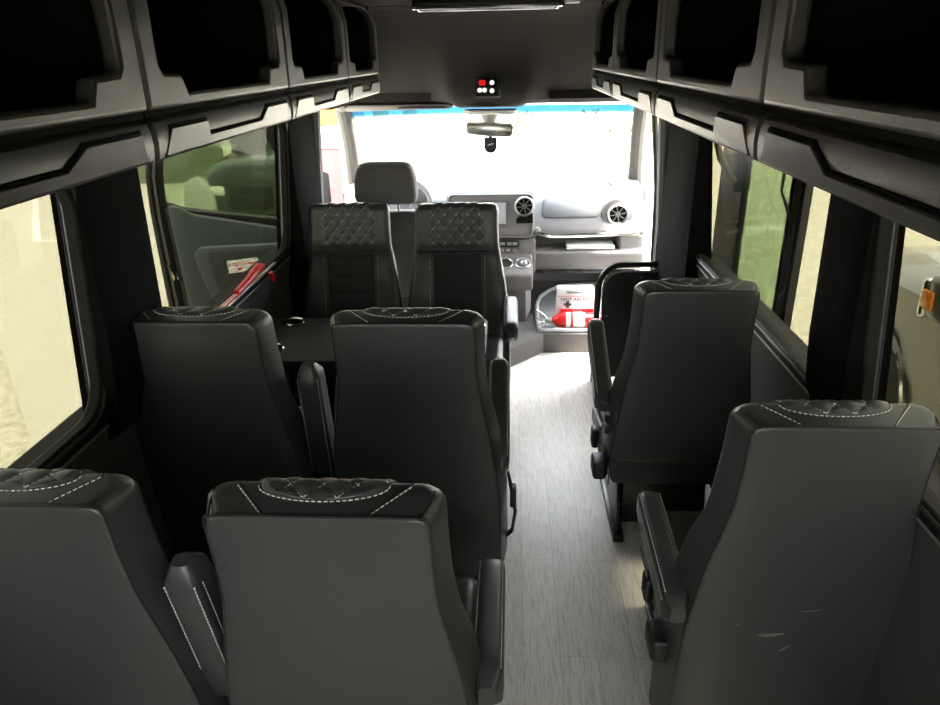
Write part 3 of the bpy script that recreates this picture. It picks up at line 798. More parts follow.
bm = bmesh.new(); prism(bm, arc(0, -0.01, 0.038, 180, 360, 10)+[(0.038, 0.04), (-0.038, 0.04)], 'y', -0.02, 0.02, 0.006); obj('housing', bm, BLACK, t)
bm = bmesh.new(); tube(bm, [(-0.016, -0.021, 0.0), (0.0, -0.021, 0.003), (0.016, -0.021, 0.008)], 0.004, 6); obj('badge', bm, STEEL, t)
bm = bmesh.new(); box(bm, -0.012, 0.012, 0.0, 0.03, 0.03, 0.075, 0.004); obj('stalk', bm, BLACK, t)
# sun visor
t = thing('sun_visor', 'pale folded sun visor at windshield top left of the roof console', 'sun visor', (-0.63, 4.30, 1.468))
bm = bmesh.new(); prism(bm, [(-0.33, -0.018), (0.27, -0.012), (0.30, 0.0), (0.28, 0.014), (-0.30, 0.016), (-0.33, 0.010)], 'y', -0.02, 0.10, 0.006); obj('visor_body', bm, LIGHTP, t)
bm = bmesh.new(); box(bm, -0.02, 0.25, -0.024, -0.018, -0.008, 0.004, 0.002); obj('ticket_strap', bm, BLACK, t)

# ------------------------------------------------------------------ dashboard
t = thing('dashboard', 'grey moulded dashboard under the windshield with air vents and open tray', 'dashboard', (0, 0, 0))
bm = bmesh.new()
def dash_ring(x, recess):
    pts = [(5.23, 0.92), (5.05, 0.935), (4.80, 0.945), (4.66, 0.93), (4.56, 0.86), (4.50, 0.76), (4.46, 0.715), (4.45, 0.69), (4.46, 0.665)]
    pts += [(4.47 + recess, 0.655), (4.47+recess, 0.575)]
    pts += [(4.43, 0.565), (4.425, 0.54), (4.45, 0.46), (4.50, 0.43), (5.23, 0.43)]
    return [(x, y, z) for y, z in pts]
xs = [(-1.09, 0), (0.150, 0), (0.168, 0.15), (0.685, 0.15), (0.70, 0.0), (0.845, 0)]
loft(bm, [dash_ring(x, r) for x, r in xs]); bevel_mod(obj('dash_body', bm, CABP, t, 30), 0.008, 2, 30)
bm = bmesh.new(); prism(bm, rrect(0.205, 0.56, 0.0, 0.13, 0.03, 5), 'z', 0, 0.004, 0.001)
bmesh.ops.transform(bm, matrix=Matrix.Translation((0, 4.505, 0.775)) @ Matrix.Rotation(R(58), 4, 'X'), verts=bm.verts)
obj('airbag_cover', bm, CABP, t)
# centre bezel panel
bm = bmesh.new(); prism(bm, rrect(-0.40, 0.150, 0.665, 0.955, 0.035, 5), 'y', 4.40, 4.60, 0.012); bz = obj('centre_panel', bm, mat('centre_panel_grey', (0.15, 0.14, 0.136), 0.45), t)
bm = bmesh.new(); tube(bm, [(x, 4.398, z) for x, z in rrect(-0.39, 0.138, 0.675, 0.943, 0.03, 5)], 0.004, 6, closed=True); obj('panel_rim', bm, STEEL, bz)
bm = bmesh.new(); box(bm, -0.20, -0.01, 4.392, 4.402, 0.735, 0.905, 0.004); obj('radio_frame', bm, CABD, bz)
bm = bmesh.new(); box(bm, -0.19, -0.03, 4.388, 4.394, 0.76, 0.893, 0.002); obj('radio_screen', bm, SCREEN, bz)['label'] = 'pale radio screen'
bm = bmesh.new(); prism(bm, [(0.035, 0.762), (0.14, 0.762), (0.14, 0.815), (0.07, 0.815), (0.035, 0.79)], 'y', 4.392, 4.402, 0.003); obj('cubby_slot', bm, LINER, bz)
def vent(x, y, z, r):
    v = None
    bm = bmesh.new(); M = Matrix.Translation((x, y, z)) @ Matrix.Rotation(R(90), 4, 'X')
    lathe(bm, [(r*0.80, -0.01), (r, -0.01), (r*1.02, 0.008), (r*0.95, 0.014), (r*0.82, 0.010), (r*0.80, -0.01)], M, 28); v = obj('air_vent', bm, STEEL, t); v['label'] = 'round air vent with metal ring'
    bm = bmesh.new(); lathe(bm, [(0, 0.0), (r*0.81, 0.0), (r*0.81, 0.004), (0, 0.004)], M, 28); obj('vent_core', bm, LINER, v)
    bm = bmesh.new()
    for k in range(8):
        a = R(45*k+10); box(bm, r*0.2, r*0.78, -0.003, 0.003, 0.003, 0.010, 0, M=M @ Matrix.Rotation(a, 4, 'Z'))
    lathe(bm, [(0, 0.003), (r*0.24, 0.003), (r*0.22, 0.014), (0, 0.015)], M, 16); obj('vent_blades', bm, CABD, v)
vent(0.085, 4.40, 0.868, 0.062); vent(0.676, 4.49, 0.793, 0.066)
bm = bmesh.new(); prism(bm, arc(0.676, 0.793, 0.10, 0, 360, 20)[:-1], 'y', 4.492, 4.56, 0.01); obj('vent_surround', bm, CABP, t)
# switch row, tray, centre stack
bm = bmesh.new(); box(bm, -0.30, 0.16, 4.41, 4.56, 0.43, 0.655, 0.012); st = obj('centre_stack', bm, CABP, t)
bm = bmesh.new(); box(bm, -0.09, 0.055, 4.402, 4.412, 0.605, 0.652, 0.004); obj('switch_panel', bm, BLACK, st)
for x in (-0.05, -0.005, 0.03):
    bm = bmesh.new(); box(bm, x-0.018, x+0.014, 4.397, 4.404, 0.62, 0.64, 0.003); obj('switch', bm, STEEL, st)
for x in (-0.055, -0.015, 0.025):
    bm = bmesh.new(); box(bm, x-0.012, x+0.012, 4.402, 4.412, 0.578, 0.596, 0.004); obj('button', bm, STEEL, st)
bm = bmesh.new(); box(bm, 0.17, 0.685, 4.60, 4.625, 0.57, 0.66); obj('tray_back', bm, CABD, t, 0)
bm = bmesh.new(); box(bm, 0.12, 0.62, 4.53, 4.62, 0.395, 0.428, 0.01)
for x in (0.2, 0.28, 0.35, 0.45): box(bm, x, x+0.04, 4.50, 4.58, 0.40, 0.43, 0.006)
obj('underdash_parts', bm, BLACK, t)
bm = bmesh.new()
prism(bm, [(4.56, 0.36), (4.27, 0.36), (4.235, 0.46), (4.245, 0.475), (4.42, 0.565), (4.56, 0.60)], 'x', -0.075, 0.14, 0.012, 3); cn = obj('cup_console', bm, CABP, t)
bm = bmesh.new(); prism(bm, [(-0.10, 4.56), (-0.10, 4.33), (0.10, 4.33), (0.14, 4.56)], 'z', CABZ, 0.37, 0.01); obj('console_foot', bm, CABP, t)
TC = Matrix.Translation((0, 4.335, 0.521)) @ Matrix.Rotation(math.atan2(0.09, 0.175), 4, 'X')
for x in (-0.030, 0.078):
    bm = bmesh.new(); lathe(bm, [(0.038, 0.0), (0.046, 0.0), (0.050, 0.003), (0.047, 0.007), (0.041, 0.006), (0.038, 0.0)], TC @ Matrix.Translation((x, 0, 0)), 24); c = obj('cup_holder', bm, STEEL, cn)
    bm = bmesh.new(); lathe(bm, [(0, -0.001), (0.041, -0.001), (0.041, 0.002), (0, 0.002)], TC @ Matrix.Translation((x, 0, 0)), 24); obj('cup_well', bm, CABD if x > 0 else BLACK, cn)
bm = bmesh.new(); lathe(bm, [(0, 0.002), (0.022, 0.002), (0.020, 0.02), (0.008, 0.03), (0, 0.03)], TC @ Matrix.Translation((0.084, -0.005, 0)), 16)
tag(obj('metal_cap', bm, STEEL), 'small silver cap sitting in the right cup holder of console', 'cap')
# instrument hood (left) and steering wheel
bm = bmesh.new(); prism(bm, [(4.40, 0.90), (4.44, 0.985), (4.62, 0.99), (4.66, 0.90)], 'x', -0.92, -0.52, 0.02); obj('instrument_hood', bm, CABD, t)
t = thing('steering_wheel', 'dark steering wheel ahead of the driver seat headrest', 'steering wheel', (-0.665, 4.24, 0.90)); t.rotation_euler = (R(52), 0, 0)
bm = bmesh.new(); tube(bm, [(0.185*math.cos(2*math.pi*k/32), 0.185*math.sin(2*math.pi*k/32), 0) for k in range(32)], 0.015, 8, closed=True); obj('rim', bm, CABD, t)
bm = bmesh.new(); box(bm, -0.07, 0.07, -0.06, 0.05, -0.03, 0.0, 0.015, 3); obj('hub', bm, CABD, t)
for a in (0, 180, 270):
    bm = bmesh.new(); box(bm, 0.05, 0.18, -0.018, 0.018, -0.015, 0.0, 0.005, M=Matrix.Rotation(R(a), 4, 'Z')); obj('spoke', bm, CABD, t)
bm = bmesh.new(); tube(bm, [(0, 0, -0.03), (0, 0, -0.22)], 0.03, 10); obj('column', bm, CABD, t)
# grab bar on dash
t = thing('dash_grab_bar', 'polished metal grab bar across the passenger side of dashboard', 'grab bar', (0, 4.37, 0.69))
bm = bmesh.new(); tube(bm, [(0.165, 0.06, 0.012), (0.175, 0.01, 0.012), (0.20, 0.0, 0.006), (0.25, 0.0, -0.004), (0.45, 0.0, 0.0), (0.80, 0.0, 0.012)], 0.0145, 10); obj('bar', bm, CHROME, t)
bm = bmesh.new(); lathe(bm, [(0, 0), (0.026, 0), (0.024, 0.014), (0, 0.016)], Matrix.Translation((0.168, 0.068, 0.012)) @ Matrix.Rotation(R(90), 4, 'X'), 16); obj('mount', bm, STEEL, t); bm = bmesh.new(); lathe(bm, [(0, 0), (0.026, 0), (0.024, 0.014), (0, 0.016)], Matrix.Translation((0.81, 0.0, 0.012)) @ Matrix.Rotation(R(-90), 4, 'Y'), 16); obj('mount', bm, STEEL, t)
bm = bmesh.new(); box(bm, 0.36, 0.665, 4.46, 4.61, 0.5755, 0.597, 0.002); tag(obj('papers', bm, PAPER), 'white stack of papers lying in the open dash tray', 'papers')
bm = bmesh.new(); prism(bm, [(-0.05, 0), (0.015, 0.045), (0.055, 0.0), (-0.008, -0.03)], 'z', 0, 0.01, 0.002); o = obj('dash_sensor', bm, mat('sensor_grey', (0.16, 0.16, 0.15), 0.6)); tag(o, 'grey diamond-shaped pad on the dashboard top near right corner', 'sensor'); o.location = (0.655, 4.72, 0.950); o.rotation_euler = (R(12), 0, 0)

# cab floor mat, first-aid box, extinguisher
t = thing('floor_mat', 'moulded grey rubber mat with raised rim in the passenger footwell', 'floor mat', (0, 0, CABZ))
out_ = [(0.175, 4.14), (0.175, 4.62), (0.21, 4.80), (0.36, 5.05), (0.78, 5.12), (0.82, 4.14)]
bm = bmesh.new(); prism(bm, out_, 'z', 0, 0.008, 0.003); obj('mat_sheet', bm, MATG, t)
bm = bmesh.new(); tube(bm, [(0.82, 4.14, 0.012), (0.20, 4.14, 0.012), (0.18, 4.17, 0.014), (0.175, 4.45, 0.016), (0.18, 4.62, 0.018), (0.21, 4.78, 0.02), (0.28, 4.92, 0.02), (0.36, 5.02, 0.02), (0.5, 5.06, 0.02), (0.80, 5.09, 0.02)], 0.014, 8); obj('raised_rim', bm, mat('mat_rim', (0.36, 0.36, 0.36), 0.6), t)
t = thing('first_aid_box', 'white first aid box with red band standing in the footwell behind extinguisher', 'first aid box', (0.41, 4.31, CABZ+0.008))
bm = bmesh.new(); box(bm, -0.117, 0.117, -0.04, 0.04, 0.0, 0.235, 0.006); obj('case', bm, WHITE, t)
bm = bmesh.new(); box(bm, -0.117, 0.117, -0.0425, -0.039, 0.183, 0.187); obj('red_line', bm, mat('pale_red', (0.8, 0.25, 0.25), 0.5), t)
bm = bmesh.new(); box(bm, -0.055, 0.045, -0.046, -0.039, 0.205, 0.217, 0.002); obj('latch', bm, mat('green_grey', (0.25, 0.32, 0.28), 0.6), t)
text('lettering', 'FIRST AID KIT', 0.030, CABD, Matrix.Translation((0.0, -0.0415, 0.163)) @ FACE_REAR, t)
bm = bmesh.new(); box(bm, -0.058, -0.038, -0.043, -0.039, 0.108, 0.152); box(bm, -0.072, -0.024, -0.043, -0.039, 0.122, 0.138); obj('cross', bm, CABD, t)
bm = bmesh.new(); box(bm, -0.09, 0.117, -0.0435, -0.0395, 0.012, 0.10); obj('red_band', bm, RED, t)['label'] = 'red band'
t = thing('fire_extinguisher', 'red fire extinguisher lying on its side in front of the first aid box', 'fire extinguisher', (0.40, 4.205, CABZ+0.058))
MX = Matrix.Rotation(R(90), 4, 'Y')
bm = bmesh.new(); lathe(bm, [(0, -0.145), (0.012, -0.142), (0.020, -0.13), (0.034, -0.112), (0.045, -0.09), (0.048, -0.07), (0.048, 0.17), (0.042, 0.19), (0, 0.192)], MX, 24); obj('cylinder', bm, RED, t)
bm = bmesh.new(); lathe(bm, [(0.0484, -0.052), (0.0492, -0.052), (0.0492, -0.024), (0.0484, -0.024)], MX, 24); lathe(bm, [(0.0484, -0.008), (0.0492, -0.008), (0.0492, 0.058), (0.0484, 0.058)], MX, 24); obj('label', bm, WHITE, t)['label'] = 'white label around the red cylinder'
bm = bmesh.new(); lathe(bm, [(0.0484, 0.058), (0.0494, 0.058), (0.0494, 0.066), (0.0484, 0.066)], MX, 24); obj('strap', bm, STEEL, t)
bm = bmesh.new(); tube(bm, [(-0.14, 0, 0), (-0.175, 0, 0)], 0.016, 10); tube(bm, [(-0.165, 0, 0), (-0.19, 0.005, 0.03), (-0.235, 0.005, 0.062)], 0.007, 8); tube(bm, [(-0.165, 0, 0), (-0.20, -0.01, 0.005), (-0.235, -0.01, 0.02)], 0.007, 8); obj('valve', bm, STEEL, t)
bm = bmesh.new(); tube(bm, [(-0.20+0.018*math.cos(R(a)), -0.02, -0.02+0.018*math.sin(R(a))) for a in range(0, 360, 30)], 0.003, 6, closed=True); obj('pin_ring', bm, CHROME, t)
bm = bmesh.new()
tube(bm, [(-0.13, -0.062, -0.036), (0.0, -0.066, -0.040), (0.2, -0.066, -0.040)], 0.007, 8); obj('cradle_bar', bm, STEEL, t)

# emergency release on left far window
t = thing('emergency_release', 'red emergency exit lever on the sill of the far left window', 'emergency lever', (CX-0.955, 2.75, 0.892))
bm = bmesh.new(); box(bm, -0.012, 0.012, -0.40, 0.32, -0.012, 0.0, 0.004); obj('mount_plate', bm, STEEL, t)
bm = bmesh.new(); tube(bm, [(0.0, -0.16, 0.008), (0, 0.0, 0.018), (0, 0.06, 0.026), (0, 0.12, 0.03), (0, 0.16, 0.026)], [0.012, 0.016, 0.020, 0.021, 0.014], 10); obj('lever', bm, RED, t)
bm = bmesh.new(); box(bm, -0.012, 0.014, -0.40, -0.10, 0.0, 0.004); obj('sticker', bm, RED, t)
bm = bmesh.new(); box(bm, 0.002, 0.006, -0.39, -0.12, 0.0035, 0.005); box(bm, -0.008, -0.005, -0.39, -0.12, 0.0035, 0.005); obj('sticker_lines', bm, WHITE, t)
bm = bmesh.new(); tube(bm, [(0.03, 0.17, -0.005), (0.035, 0.18, -0.03), (0.032, 0.185, -0.05)], [0.01, 0.012, 0.008], 8); obj('seal_tag', bm, RED, t)

# ------------------------------------------------------------------ doors standing open
# driver door, hinged at the front, seen through the far left window
HP = Vector((-1.16, 4.62, 0))
t = thing('driver_door', 'driver door standing open outside the far left window, grey trim panel inside', 'door', HP, R(25))
# local: x from hinge (0) outwards to -1.02, y=0 trim side facing rear (-y)
E0, E1 = -1.12, -0.02
bm = bmesh.new()
lower = [(E1, 0.05), (E0+0.06, 0.05), (E0, 0.25), (E0, 0.93), (E1, 0.63)]
prism(bm, lower, 'y', 0.0, 0.14, 0.015); obj('door_body', bm, mat('door_shell_black', (0.02, 0.02, 0.02), 0.5), t)
bm = bmesh.new(); prism(bm, [(E1, 0.10), (E0+0.16, 0.10), (E0+0.12, 0.30), (E0+0.10, 0.94), (E0+0.16, 0.93), (E0+0.24, 0.875), (E1, 0.645)], 'y', -0.045, 0.0, 0.018, 3); pn = obj('trim_panel', bm, DOORT, t)
bm = bmesh.new(); prism(bm, [(E1, 0.16), (E0+0.34, 0.16), (E0+0.24, 0.42), (E0+0.20, 0.62), (E0+0.24, 0.68), (E1, 0.63)], 'y', -0.085, -0.04, 0.02, 3); obj('armrest_panel', bm, DOORT, pn)
bm = bmesh.new(); prism(bm, [(E1, 0.16), (E0+0.40, 0.16), (E0+0.31, 0.44), (E0+0.28, 0.61), (E0+0.31, 0.64), (E1, 0.595)], 'y', -0.088, -0.08, 0.003); obj('door_pocket', bm, DOORD, pn)
bm = bmesh.new(); prism(bm, rrect(-0.73, -0.54, 0.492, 0.575, 0.006, 2), 'y', -0.0905, -0.0875); sk = obj('warning_sticker', bm, WHITE, pn); sk['label'] = 'white sticker with red lettering'
text('sticker_lettering', 'ATTENTION', 0.021, RED, Matrix.Translation((-0.672, -0.0908, 0.546)) @ FACE_REAR, pn)
bm = bmesh.new(); box(bm, -0.605, -0.555, -0.0912, -0.090, 0.540, 0.548); box(bm, -0.67, -0.645, -0.0912, -0.090, 0.508, 0.522); obj('sticker_mark', bm, RED, pn)
bm = bmesh.new(); tube(bm, [(-0.42, -0.10, 0.52), (-0.40, -0.11, 0.56), (-0.34, -0.11, 0.575), (E1-0.1, -0.11, 0.58)], 0.012, 8); obj('pull_handle', bm, DOORT, pn)
# upper frame
bm = bmesh.new()
plate_hole(bm, [(E1-0.25, 0.69), (E0, 0.90), (E0+0.01, 1.10), (E0+0.07, 1.44), (E0+0.12, 1.50), (E1-0.40, 1.50), (E1-0.02, 0.98), (E1, 0.65)],
           [(E1-0.13, 0.74), (E1-0.16, 0.86), (E1-0.44, 1.44), (E0+0.19, 1.44), (E0+0.165, 1.40), (E0+0.11, 1.10), (E0+0.10, 0.945), (E0+0.2, 0.90)], lambda u, v, d: (u, 0.02+d, v), 0.07)
bevel_mod(obj('window_frame', bm, bpy.data.materials['door_shell_black'], t), 0.01)
bm = bmesh.new(); prism(bm, [(E1-0.10, 0.70), (E1-0.41, 1.47), (E0+0.15, 1.47), (E0+0.08, 1.10), (E0+0.07, 0.90)], 'y', 0.055, 0.06); obj('pane', bm, DOORG, t, 0)
for dx, m_ in ((0.0, RUBBER), (0.022, CABD), (0.045, RUBBER)):
    bm = bmesh.new(); tube(bm, [(E0+0.10+dx, -0.01, 1.46), (E0+0.035+dx, -0.012, 1.10), (E0+0.025+dx, -0.012, 0.90), (E0+0.03+dx, -0.012, 0.30), (E0+0.09+dx, -0.012, 0.06)], 0.011, 6); obj('door_seal', bm, m_, t)
bm = bmesh.new(); box(bm, E0+0.045, E0+0.095, -0.02, 0.01, 0.47, 0.52, 0.006); tube(bm, [(E0+0.05, -0.02, 0.52), (E0+0.045, -0.025, 0.56), (E0+0.06, -0.02, 0.58)], 0.006, 6); obj('latch', bm, CHROME, t)
bm = bmesh.new(); prism(bm, [(E1+0.0, 0.72), (E1-0.20, 0.83), (E1-0.05, 1.08), (E1+0.0, 1.05)], 'y', -0.02, 0.03, 0.008); obj('mirror_sail', bm, BLACK, t)
bm = bmesh.new(); box(bm, -0.16, -0.04, 0.10, 0.20, 0.80, 1.14, 0.03, 3); obj('wing_mirror', bm, BLACK, t)

# glass entry door swung out along the right side
t = thing('entry_door', 'glass entry door swung open alongside the far right window, green tinted', 'door', (1.15, 0, 0))
bm = bmesh.new(); Y0, Y1, Y2 = 2.86, 3.62, 4.02
plate_hole(bm, rrect(Y0, Y2, 0.02, 1.62, 0.03, 3), rrect(Y0+0.115, Y1, 0.12, 1.50, 0.02, 3), lambda u, v, d: (d, u, v), 0.035)
bevel_mod(obj('door_frame', bm, mat('door_frame_black', (0.018, 0.02, 0.02), 0.35), t), 0.006)
bm = bmesh.new(); box(bm, 0.015, 0.020, Y0+0.10, Y1+0.01, 0.11, 1.51); obj('pane', bm, DOORG, t, 0)
bm = bmesh.new(); tube(bm, [(-0.27, 3.28, 1.45), (-0.18, 3.42, 1.28), (-0.05, 3.62, 1.14), (0.0, 3.72, 1.13)], 0.016, 8); obj('swing_arm', bm, GREYFACE, t)
bm = bmesh.new(); box(bm, -0.03, 0.02, 3.64, 3.74, 1.08, 1.30, 0.008); box(bm, -0.035, 0.025, 3.62, 3.76, 1.30, 1.33, 0.006); obj('arm_bracket', bm, BLACK, t)
bm = bmesh.new(); tube(bm, [(-0.012, Y0+0.03, 0.4), (-0.012, Y0+0.03, 1.5)], 0.010, 8); tube(bm, [(-0.012, Y0+0.09, 0.4), (-0.012, Y0+0.09, 1.5)], 0.008, 8); obj('door_seal', bm, RUBBER, t)
bm = bmesh.new(); tube(bm, [(-0.03, Y0+0.02, 1.28), (-0.05, Y0+0.10, 1.30), (-0.03, Y0+0.16, 1.20), (-0.02, Y0+0.04, 1.10)], 0.007, 6); obj('release_cable', bm, CABD, t)

# ------------------------------------------------------------------ outside
GZ = -0.70
bm = bmesh.new(); box(bm, -45, 45, -30, 60, GZ-0.2, GZ); o = struct('ground', bm, GROUND, smooth=0)
# smooth concrete pad left
bm = bmesh.new(); prism(bm, [(-5.6, 7.05), (-3.42, 4.2), (-2.2, 2.6), (-1.2, 0.6), (-1.2, -6), (-30, -6), (-30, 36), (-14.0, 20.0)][0:0] or [(-5.05, 6.2), (-3.38, 4.17), (-3.0, 3.4), (-2.6, 4.2), (-4.2, 8.2), (-7.2, 14.5), (-11.5, 14.5), (-30, 14.5)], 'z', GZ, GZ+0.012)
tag(obj('concrete_pad', bm, PAD, smooth=0), 'smooth pale concrete slab on the ground outside the near left window', 'concrete slab')
bm = bmesh.new(); box(bm, -7.05, -6.95, 9.9, 15.0, GZ+0.012, GZ+0.016, M=Matrix.Translation((-7, 9.9, 0)) @ Matrix.Rotation(R(33), 4, 'Z') @ Matrix.Translation((7, -9.9, 0)))
box(bm, -7.0, -5.2, 9.86, 9.94, GZ+0.012, GZ+0.016)
tag(obj('painted_corner', bm, LINEW, smooth=0), 'white painted corner line on the pale slab outside near left window', 'painted line')
bm = bmesh.new(); box(bm, -0.04, 0.04, -2.2, 2.6, 0, 0.004); o = obj('painted_line', bm, LINEW, smooth=0); o.location = (4.6, 13.2, GZ+0.001); o.rotation_euler = (0, 0, R(-66)); tag(o, 'long white parking line on the ground seen through the entry door', 'painted line')
bm = bmesh.new(); box(bm, -0.13, 0.13, -0.32, 0.32, 0, 0.004); o = obj('painted_dash', bm, LINEW, smooth=0); o.location = (3.75, 10.4, GZ+0.001); o.rotation_euler = (0, 0, R(-70)); tag(o, 'short white dash on the ground seen through the entry door', 'painted line')
# building ahead
BW = mat('stucco_white', (0.80, 0.78, 0.73), 0.9); TAN = mat('tan_post', (0.62, 0.47, 0.30), 0.8)
t = thing('building_front', 'pale stucco building facade far ahead through the windshield', 'building', (0, 27, GZ))
bm = bmesh.new(); box(bm, -18, 14, 0, 0.5, 0, 7); obj('wall', bm, BW, t, 0)
bm = bmesh.new(); box(bm, -18, 14, -0.06, 0.0, 0, 0.25); obj('plinth', bm, TAN, t, 0)
for i, px in enumerate((-2.42, -1.86)):
    bm = bmesh.new(); box(bm, px-0.13, px+0.13, 13.6, 13.86, GZ, 2.6, 0.02)
    tag(obj('tan_post', bm, TAN), ['tan post ahead of the windshield, left one of the pair', 'tan post ahead of the windshield, right one of the pair'][i], 'post', 'tan posts')
LEAF = mat('leaves', (0.34, 0.34, 0.16), 0.8, var=0.5, vscale=4)
def shrub(x, y, r, label):
    bm = bmesh.new()
    for k in range(240):
        a = random.uniform(0, 2*math.pi); ph = math.acos(random.uniform(-0.1, 1)); rr = r*random.uniform(0.75, 1.05)
        p = Vector((rr*math.sin(ph)*math.cos(a), rr*math.sin(ph)*math.sin(a), rr*math.cos(ph)*0.8))
        q = Matrix.Translation(p) @ Matrix.Rotation(random.uniform(0, 6.28), 4, 'Z') @ Matrix.Rotation(random.uniform(-1, 1), 4, 'X')
        s_ = r*0.17
        vs = [bm.verts.new(q @ Vector(v)) for v in ((-s_*.5, 0, 0), (0, -s_, 0.02), (s_*.5, 0, 0), (0, s_, 0.02))]
        bm.faces.new(vs)
    bmesh.ops.create_icosphere(bm, subdivisions=2, radius=r*0.72, matrix=Matrix.Diagonal((1, 1, 0.8, 1)))
    o = obj('shrub', bm, LEAF, None, 0); o.location = (x, y, GZ); tag(o, label, 'shrub', 'shrubs ahead')
for i, (x, y, r) in enumerate(((2.6, 24, 0.8), (4.7, 24.3, 0.9), (6.8, 24, 0.8), (0.4, 25, 0.7))):
    shrub(x, y, r, ['green shrub by the far building, second from left seen through windshield', 'green shrub by the far building, third from left seen through windshield', 'green shrub by the far building, rightmost through windshield', 'green shrub by the far building, leftmost, behind the mirror'][i])

# parked vehicles
def car(label, loc, rz, paint, chrome_arch=True):
    """front points to +y, local x=0 on the side facing -x; width 1.95"""
    t = thing('parked_car', label, 'car', loc, rz)
    W = 1.95
    bm = bmesh.new()
    sections = []
    # (y, half inset at side, z bottom, z shoulder, z top)
    for y, ins, zb, zs, zt in ((-3.3, 0.10, 0.55, 1.10, 1.15), (-3.15, 0.02, 0.45, 1.14, 1.20), (-1.2, 0.0, 0.40, 1.16, 1.22), (0.0, 0.0, 0.40, 1.14, 1.22), (0.9, 0.02, 0.45, 1.08, 1.19), (1.35, 0.14, 0.50, 0.98, 1.12), (1.5, 0.32, 0.55, 0.90, 1.00)):
        sec = [(ins, zb), (ins-0.02, 0.75), (ins+0.01, zs), (ins+0.10, zs+0.05), (ins+0.35, zt)]
        sections.append([(x, y, z) for x, z in sec]+[(W-x, y, z) for x, z in reversed(sec)])
    loft(bm, sections); body = obj('body', bm, paint, t, 30)
    bm = bmesh.new(); rings = []
    for z, i0, ya, yb in ((1.18, 0.06, -3.2, -0.05), (1.40, 0.12, -3.1, -0.35), (1.74, 0.24, -2.9, -1.05), (1.78, 0.32, -2.8, -1.2)):
        rings.append([(x, y, z) for x, y in rrect(i0, W-i0, ya, yb, 0.08, 3)])
    loft(bm, rings); obj('cabin_glass', bm, mat('dark_car_glass', (0.02, 0.024, 0.022), 0.06), t, 40) if 'dark_car_glass' not in bpy.data.materials else obj('cabin_glass', bm, bpy.data.materials['dark_car_glass'], t, 40)
    bm = bmesh.new(); tube(bm, [(0.06, 0.0, 1.19), (0.13, -0.42, 1.46), (0.24, -1.05, 1.75), (0.26, -2.8, 1.76)], 0.035, 8); tube(bm, [(W-0.06, 0.0, 1.19), (W-0.13, -0.42, 1.46), (W-0.24, -1.05, 1.75), (W-0.26, -2.8, 1.76)], 0.035, 8); obj('pillars', bm, paint, t)
    for y in (0.55, -2.35):
        for x, sg in ((0.0, 1), (W, -1)):
            M = Matrix.Translation((x+sg*0.13, y, 0.40)) @ Matrix.Rotation(R(90), 4, 'Y')
            bm = bmesh.new(); lathe(bm, [(0.22, -0.13), (0.37, -0.13), (0.40, -0.10), (0.40, 0.10), (0.37, 0.13), (0.22, 0.13)], M, 28); wl = obj('wheel', bm, mat('tyre', (0.03, 0.03, 0.03), 0.85, bump=0.5, bscale=60) if 'tyre' not in bpy.data.materials else bpy.data.materials['tyre'], t)
            bm = bmesh.new(); lathe(bm, [(0, -0.12), (0.23, -0.12), (0.24, -0.10), (0.24, 0.10), (0, 0.11)], M, 20); obj('rim', bm, STEEL, wl)
    for x, sg in ((0.0, 1), (W, -1)):
        bm = bmesh.new()
        tube(bm, [(x-sg*0.025, 0.55+0.46*math.cos(R(a)), 0.40+0.46*math.sin(R(a))) for a in range(-15, 196, 12)], 0.020, 6); obj('arch_trim', bm, CHROME, t)
        bm = bmesh.new()
        prism(bm, [(0.55+0.45*math.cos(R(a)), 0.40+0.45*math.sin(R(a))) for a in range(0, 360, 20)], 'x', x-0.026 if sg > 0 else x+0.006, x-0.006 if sg > 0 else x+0.026); obj('wheel_well', bm, RUBBER, t)
        m0 = bmesh.new(); box(m0, x-sg*0.22-0.10, x-sg*0.22+0.10, -0.50, -0.35, 1.22, 1.44, 0.04, 3); mr = obj('wing_mirror', m0, paint, t)
        m0 = bmesh.new(); box(m0, x-sg*0.22-0.106, x-sg*0.22+0.106, -0.365, -0.32, 1.21, 1.41, 0.02, 3); obj('mirror_cap', m0, CHROME, mr)
        m0 = bmesh.new(); box(m0, x-sg*0.318-0.016, x-sg*0.318+0.016, -0.44, -0.345, 1.27, 1.36, 0.010, 2); obj('turn_signal', m0, AMBER, mr)
    for x in (0.42, W-0.42):
        bm = bmesh.new(); box(bm, x-0.13, x+0.13, 1.40, 1.52, 0.80, 0.92, 0.03, 3); obj('headlight', bm, WHITE, t)
    bm = bmesh.new(); box(bm, 0.62, W-0.62, 1.42, 1.53, 0.60, 0.90, 0.02); obj('grille', bm, BLACK, t)
    return t
OLIVE = mat('dark_olive_paint', (0.10, 0.10, 0.07), 0.22, coat=0.6)
DARKP = mat('dark_car_paint', (0.025, 0.028, 0.028), 0.25, coat=0.6)
car('dark olive car with amber mirror signal outside the near right window', (2.32, 3.72, GZ), 0, OLIVE)
car('dark car parked outside to the left, seen through the driver door glass', (-2.6, 10.6, GZ), R(180), DARKP).scale = (0.8, 1, 1)
